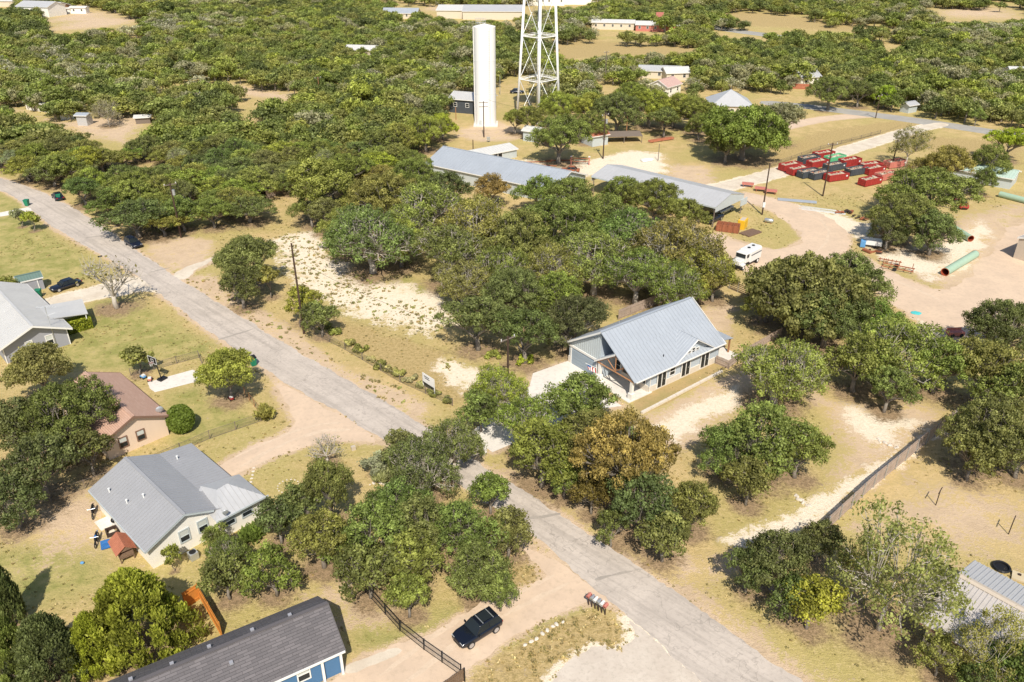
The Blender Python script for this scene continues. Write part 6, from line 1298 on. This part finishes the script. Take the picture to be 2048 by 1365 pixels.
fence('wire_fence', 'chain-link fence below the tan house', [(102, 1003), (300, 930), (420, 878), (522, 843)], 1.15, 'wire', 'pole_grey', 'wire', gap=3.)
fence('wire_fence', 'chain-link fence between the lawn and the paved drive', [(262, 752), (398, 716), (404, 728)], 1.1, 'wire', 'pole_grey', 'wire', gap=3.)
fence('wire_fence', 'short chain-link fence below the round yellow-green tree', [(490, 790), (530, 840)], 1.2, 'wire', 'timber', 'wire', gap=2.)
fence('field_fence', 'old wire fence along the overgrown verge of the caliche lot', [(600, 655), (690, 700), (800, 765), (905, 812)], 1.1, 'wire', 'pole_grey', 'wire', gap=4.)
fence('wire_fence', 'chain-link fence in the shade by the bottom right building', [(1800, 1245), (1860, 1290), (1900, 1325)], 1.2, 'wire', 'pole_grey', 'wire')
fence('field_fence', 'wire fence in the dry field beside the gravel road', [(1540, 335), (1640, 300), (1760, 268)], 1.0, 'wire', 'pole_grey', 'wire', gap=5.)
fence('red_fence', 'red-brown board fence beside the far grey gable roof', [(1585, 178), (1632, 180)], 1.8, 'rust_roof', 'rust_roof', 'solid', bw=.3)
# yellow-ish estate sign
t = thing('estate_sign', 'white sign board on two posts in the overgrown verge', 'sign', G(858, 785), rad(-48)); m = MB(); m.box((0, 0, 1.75), (2.4, .06, 1.5)); bd = m.build('board', 'white', t)
for x in (-1.2, 1.2): m = MB(); m.box((x, .02, 1.2), (.1, .1, 2.4)); m.build('post', 'white', t)
m = MB(); m.box((0, -.04, 1.1), (2.36, .02, .2)); m.build('stripe', 'black', bd)
m = MB()
for r_, ws in ((2.15, ((-.85, -.55), (-.5, -.1), (-.05, .2))), (1.9, ((-.7, -.4), (-.35, .05), (.1, .3)))):
    for a, b in ws: m.box(((a+b)/2, -.04, r_), (b-a, .02, .12))
m.build('lettering', 'dark_paint', bd)
t = thing('small_sign', 'small white panel sign under the oaks by the asphalt', 'sign', G(969, 912), rad(40)); m = MB(); m.box((0, 0, .9), (.7, .06, 1.2)); m.build('panel', 'white', t); m = MB(); m.box((0, 0, .2), (.08, .1, .5)); m.build('post', 'galv', t)
t = thing('marker_box', 'small pale utility marker on the grass near the dirt lane', 'utility box', G(707, 900), .5); m = MB(); m.box((0, 0, .25), (.5, .4, .5)); m.build('box', 'beige', t)
t = thing('hydrant', 'small red hydrant under the oaks at the road junction', 'hydrant', G(846, 982)); m = MB(); m.tube([(0, 0, 0), (0, 0, .6), (0, 0, .75)], [.14, .14, .05], 8); m.build('barrel', 'red_paint', t); m = MB(); m.tube([(-.22, 0, .45), (.22, 0, .45)], .07, 6); m.build('outlet', 'red_paint', t)
# clotheslines
for px, lab in (((1871.4, 1010.9), 'upper rusty T-shaped clothesline post on the dry lawn'), ((2016.8, 1069), 'lower rusty T-shaped clothesline post on the dry lawn')):
    t = thing('clothesline_post', lab, 'clothesline post', G(*px), rad(50)); m = MB(); m.tube([(0, 0, 0), (0, 0, 1.95)], .05, 6); m.build('post', 'iron', t); m = MB(); m.tube([(-.7, 0, 1.95), (.7, 0, 1.95)], .05, 5); m.build('crossbar', 'iron', t)
t = thing('garden_fire_ring', 'black iron fire ring on bare sand by the ribbed roof', 'fire ring', G(2002, 1137)); m = MB(); n = 18
for k in range(n): a, b = 2*math.pi*k/n, 2*math.pi*(k+1)/n; m.tube([(.72*math.cos(a), .72*math.sin(a), .2), (.72*math.cos(b), .72*math.sin(b), .2)], .13, 5)
m.build('ring', 'black', t); m = MB(); m.tube([(0, 0, .02), (0, 0, .12)], .66, 14); m.build('ash_bed', 'black', t)
t = thing('sand_box', 'pale board platform beside the black fire ring', 'platform', G(2052, 1162), rad(-33)); m = MB(); m.box((0, 0, .15), (2.4, 1.2, .2)); m.build('deck', 'board_tan', t)
for k in range(3): m = MB(); m.box((-.6+k*.6, R_.uniform(-.3, .3), .32), (.25, .2, .12), k); m.build('pot', 'iron', t)
# plants that read as single things
def shrub(px, r, h, colr, label, name='shrub', spiky=False, n=900, group=None, card=.2, z0=0):
    x, y = G(*px); rgx = np.random.default_rng(int(px[0]*7+px[1])); k = max(3, int(10*r)); C = np.c_[rgx.uniform(-.6, .6, k)*r, rgx.uniform(-.6, .6, k)*r, rgx.uniform(.3, .75, k)*h]
    if k > 40: k = 40; C = C[:40]
    v, f, tt = cards(C, np.full(k, min(r, h)*.45), n//k, card, rgx, up=.5, tuft=.6 if spiky else 0, elong=3 if spiky else 1.3)
    v[:, 2] = np.maximum(v[:, 2], .02); t = thing(name, label, 'plant', (x, y, 0), 0, group); c = bpy.data.objects.new('foliage', crown_mesh('foliage', v, f, tt)); COL.objects.link(c); c.parent = t; c.color = (*colr, 1)
    m = MB(); m.tube([(0, 0, -.1), (0, 0, h*.5)], .06, 5); m.build('stem', 'bark', t); return t
def topiary(px, r, label):
    x, y = G(*px); rgx = np.random.default_rng(5); n = 5200; d = rgx.normal(size=(n, 3)); d /= np.linalg.norm(d, axis=1)[:, None]; C = d*np.array([r, r, r*1.12])*rgx.uniform(.93, 1.02, n)[:, None]+(0, 0, r*1.1)
    v, f, tt = cards(C, np.full(n, .05), 1, .22, rgx, spread=.8); t = thing('round_bush', label, 'bush', (x, y, 0)); c = bpy.data.objects.new('foliage', crown_mesh('foliage', v, f, tt*.25+.75)); COL.objects.link(c); c.parent = t; c.color = (.20, .27, .03, 1)
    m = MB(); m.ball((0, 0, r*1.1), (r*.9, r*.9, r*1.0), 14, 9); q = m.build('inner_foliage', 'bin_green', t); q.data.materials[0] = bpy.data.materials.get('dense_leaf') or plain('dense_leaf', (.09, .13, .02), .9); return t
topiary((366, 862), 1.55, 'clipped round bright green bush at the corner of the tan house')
def hedge(px, L, W, Hh, rz, colr, label):
    x, y = G(*px); rgx = np.random.default_rng(9); n = 4200; P = rgx.uniform(-.5, .5, (n, 3))*[L, W, Hh]; ax = rgx.integers(0, 3, n); sgn = np.where(rgx.random(n) < .5, -1, 1); 
    for q in range(3): P[ax == q, q] = (sgn*[L, W, Hh][q]/2)[ax == q]
    P[:, 2] = np.abs(P[:, 2]+Hh/2); v, f, tt = cards(P, np.full(n, .08), 1, .22, rgx); t = thing('hedge', label, 'hedge', (x, y, 0), rz); c = bpy.data.objects.new('foliage', crown_mesh('foliage', v, f, tt)); COL.objects.link(c); c.parent = t; c.color = (*colr, 1)
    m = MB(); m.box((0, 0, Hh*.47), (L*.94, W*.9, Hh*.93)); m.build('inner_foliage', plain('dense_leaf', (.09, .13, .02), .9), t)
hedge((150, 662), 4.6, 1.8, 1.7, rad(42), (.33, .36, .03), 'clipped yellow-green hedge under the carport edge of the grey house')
shrub((530, 838), 1.2, 1.8, (.33, .31, .08), 'spiky yellow-green shrub at the end of the chain-link fence', spiky=True); shrub((503, 1078), 1.3, 1.3, (.25, .34, .05), 'tufty light green grass bush by the white house', spiky=True, n=1600)
shrub((337, 850), .8, 1.0, OLIVE, 'thin twiggy shrub against the tan house wall'); shrub((770, 960), 1.4, 1.2, GREY, 'grey-green spiky yucca at the stone bed', spiky=True, n=1200)
shrub((465, 1095), .9, 1.5, (.07, .06, .04), 'dark bare-twigged bush by the white house'); shrub((1050, 725), 1.8, .8, BRI, 'bright low vine patch right of the short utility pole'); shrub((985, 715), 1.6, .7, LIGHT, 'bright low vine patch left of the short utility pole')
VP = [(672, 668), (700, 690), (722, 702), (742, 722), (765, 735), (782, 745), (800, 752), (818, 762), (838, 775), (870, 790), (895, 805), (650, 655), (1175, 735)]
for i, p in enumerate(VP[:12]): shrub(p, R_.uniform(.8, 1.5), R_.uniform(.45, .9), R_.choice((OLIVE, (.42, .40, .14), LIGHT, (.5, .45, .2))), 'bushy weed in the overgrown strip along the old wire fence', group='bushes along the old wire fence', card=.22)
# stones
def stone(px, s, label, group, z=0):
    t_ = MB(); t_.ball((0, 0, s*.25), (s, s*.7, s*.45), 7, 4, jit=.35); o = t_.build('rock', 'limestone'); x, y = G(*px); o.location = (x, y, z); o.rotation_euler = (0, 0, R_.uniform(0, 3)); tag(o, label, 'rock', group); return o
SR = [(1050, 1291), (1063, 1284), (1073, 1279), (1085, 1269), (1095, 1262), (1106, 1254), (1113, 1250), (1126, 1245)]
for p in SR: stone(p, R_.uniform(.16, .28), 'pale rock in the curved row on the grass by the dirt driveway', 'rocks lining the dirt driveway')
for k in range(16): a = k*2*math.pi/16; q = G(577, 973); o = stone((577, 973), .12, 'pale stone in the ring round the small flower bed', 'stones round the flower bed'); o.location.x = q[0]+1.15*math.cos(a); o.location.y = q[1]+1.15*math.sin(a)
for k in range(5): stone((508-k*1.5, 937+k*7), .2, 'pale stepping stone beside the white house', 'stepping stones by the white house')
for k in range(18): stone((755+R_.uniform(-16, 30), 968+R_.uniform(-8, 8)), R_.uniform(.12, .3), 'white rock heaped round the yucca bed', 'white rocks of the yucca bed')
for k in range(26): f = k/25; stone((1590+50*f+R_.uniform(-3, 3), 992+40*f+R_.uniform(-3, 3)) if k < 14 else (1750+45*(f-.5)*2+R_.uniform(-3, 3), 880+18*(f-.5)*2+R_.uniform(-3, 3)), R_.uniform(.15, .35), 'rough limestone rock scattered across the bare lot', 'limestone rocks on the bare lot')
# flag-stone path, limestone edging
o = sheet('flagstone_path', GP([(690, 1330), (740, 1312), (795, 1292), (808, 1305), (750, 1330), (690, 1352)]), CALI, .016, seed=31, rag=(.3, .1)); o = sheet('strip_of_lawn', GP([(1262, 800), (1438, 715), (1450, 722), (1452, 742), (1290, 832), (1275, 822)]), sheetmat('turf_strip', (.46, .33, .16), (.38, .30, .13), (.26, .22, .09), (.5, 3)), .004, rag=(.5, .08), seed=33)
t = thing('retaining_edge', 'pale limestone edging between lawn strip and gravel pad', 'edging', G(1283, 828)); A, B = G(1283, 828), G(1452, 740); L = math.dist(A, B); t.rotation_euler = (0, 0, rz_of(A, B))
for k in range(int(L/1.6)): m = MB(); m.box((k*1.6+.8, 0, .12), (1.55, .35, .3+R_.uniform(0, .03))); m.build('block', 'limestone', t)
pslab = thing('porch_slab', 'pale concrete porch floor in front of the blue house', 'porch', HO, hrz); m = MB(); m.box((.6, 3., .06), (4.2, 6.6, .14)); m.build('slab', 'concrete', pslab)
# --- grass: tufts over dry ground
tc = bpy.data.collections.new('tuft_sources'); TC = [(.62, .50, .25), (.52, .46, .20), (.64, .54, .30), (.40, .41, .15)]
for q in range(4):
    r2 = np.random.default_rng(300+q); C = np.c_[r2.uniform(-.35, .35, 5), r2.uniform(-.35, .35, 5), np.full(5, .08)]; v, f, tt = cards(C, np.full(5, .16), 7, .16, r2, tuft=.6, elong=2.6); v[:, 2] = np.abs(v[:, 2])
    me = crown_mesh('tuft', v, f, tt); me.materials.clear(); me.materials.append(leafmat('tuft_leaf', TC[q])); o = bpy.data.objects.new('tuft', me); tc.objects.link(o)
def tufts(name, n, box, excl, kinds, smin, smax, sd, label, only=None, kind_='grass'):
    r2 = np.random.default_rng(sd); P = r2.uniform([box[0], box[2]], [box[1], box[3]], (n, 2)); ok = np.ones(n, bool)
    for pl in excl: ok &= ~inside(P, pl)
    if only is not None:
        o_ = np.zeros(n, bool)
        for pl in only: o_ |= inside(P, pl)
        ok &= o_
    nn = np.sin(P[:, 0]*.21+3*np.sin(P[:, 1]*.11))+np.sin(P[:, 1]*.27+2*np.sin(P[:, 0]*.13))+r2.normal(size=n)*.8; ok &= nn > -.1
    P = P[ok]; k = len(P); s = smin+(smax-smin)*r2.random(k)**2.2; scatter(name, np.c_[P, np.zeros(k)], np.c_[s, s, s*r2.uniform(.7, 1.3, k)], r2.uniform(0, 6.28, k), r2.choice(kinds, k), tc, label=label, cat=kind_, kind='stuff')
hard = [POLY[k] for k in ('road', 'lane', 'suv', 'lot', 'yard_loop', 'yard_right', 'gravel_road', 'far_road', 'house_drive', 'grey_drive', 'tan_drive', 'field_drive', 'pink_drive')]
foot = [np.array([hl(-1, -1), hl(16.5, -1), hl(16.5, 13), hl(-1, 13)])]
tufts('dry_grass', 60000, (-95, 105, 38, 170), hard+foot+[GP(SOFT[q][1]) for q in SOFT if SOFT[q][0] in (0, 2)], (0, 0, 1, 1, 2), .12, .45, 41, 'dry grass tufts over the open ground')
lot_white = [GP(SOFT[k][1]) for k in 'abc']
tufts('weed_clumps', 13000, (-60, 20, 85, 160), hard, (1, 3, 1, 0), .2, .95, 43, 'olive weed clumps dotting the white caliche lot', only=lot_white, kind_='weeds')
tufts('golden_grass', 9000, (-10, 20, 36, 70), hard, (0, 0, 2, 1), .25, .7, 44, 'golden dry grass between the dirt driveway and the gravel lot', only=[GP(SOFT['v'][1]), GP(SOFT['w'][1])])

# thin service wires between the poles that carry them
def wire(a, za, b, zb, label, n=10, sag=.8):
    A, B = G(*a), G(*b); m = MB(); ps = []
    for i in range(n+1): f = i/n; ps.append((A[0]+(B[0]-A[0])*f, A[1]+(B[1]-A[1])*f, za+(zb-za)*f-sag*4*f*(1-f)))
    m.tube(ps, .022, 3); o = m.build('power_line', 'black'); tag(o, label, 'power line')
wire((362.5, 476), 10, (608, 668), 12, 'thin dark wire from the cluttered pole to the tall bare pole')
wire((608, 668), 12, (1016, 790), 8, 'thin dark wire from the tall bare pole towards the driveway pole', sag=1.5)
wire((1645.5, 393), 12, (1784, 333), 10, 'thin dark wire between the two poles at the rubbish containers')
wire((1206, 318), 11, (968, 275), 10.5, 'thin dark wire from the rusty-roofed shed to the standpipe pole', sag=1.5)
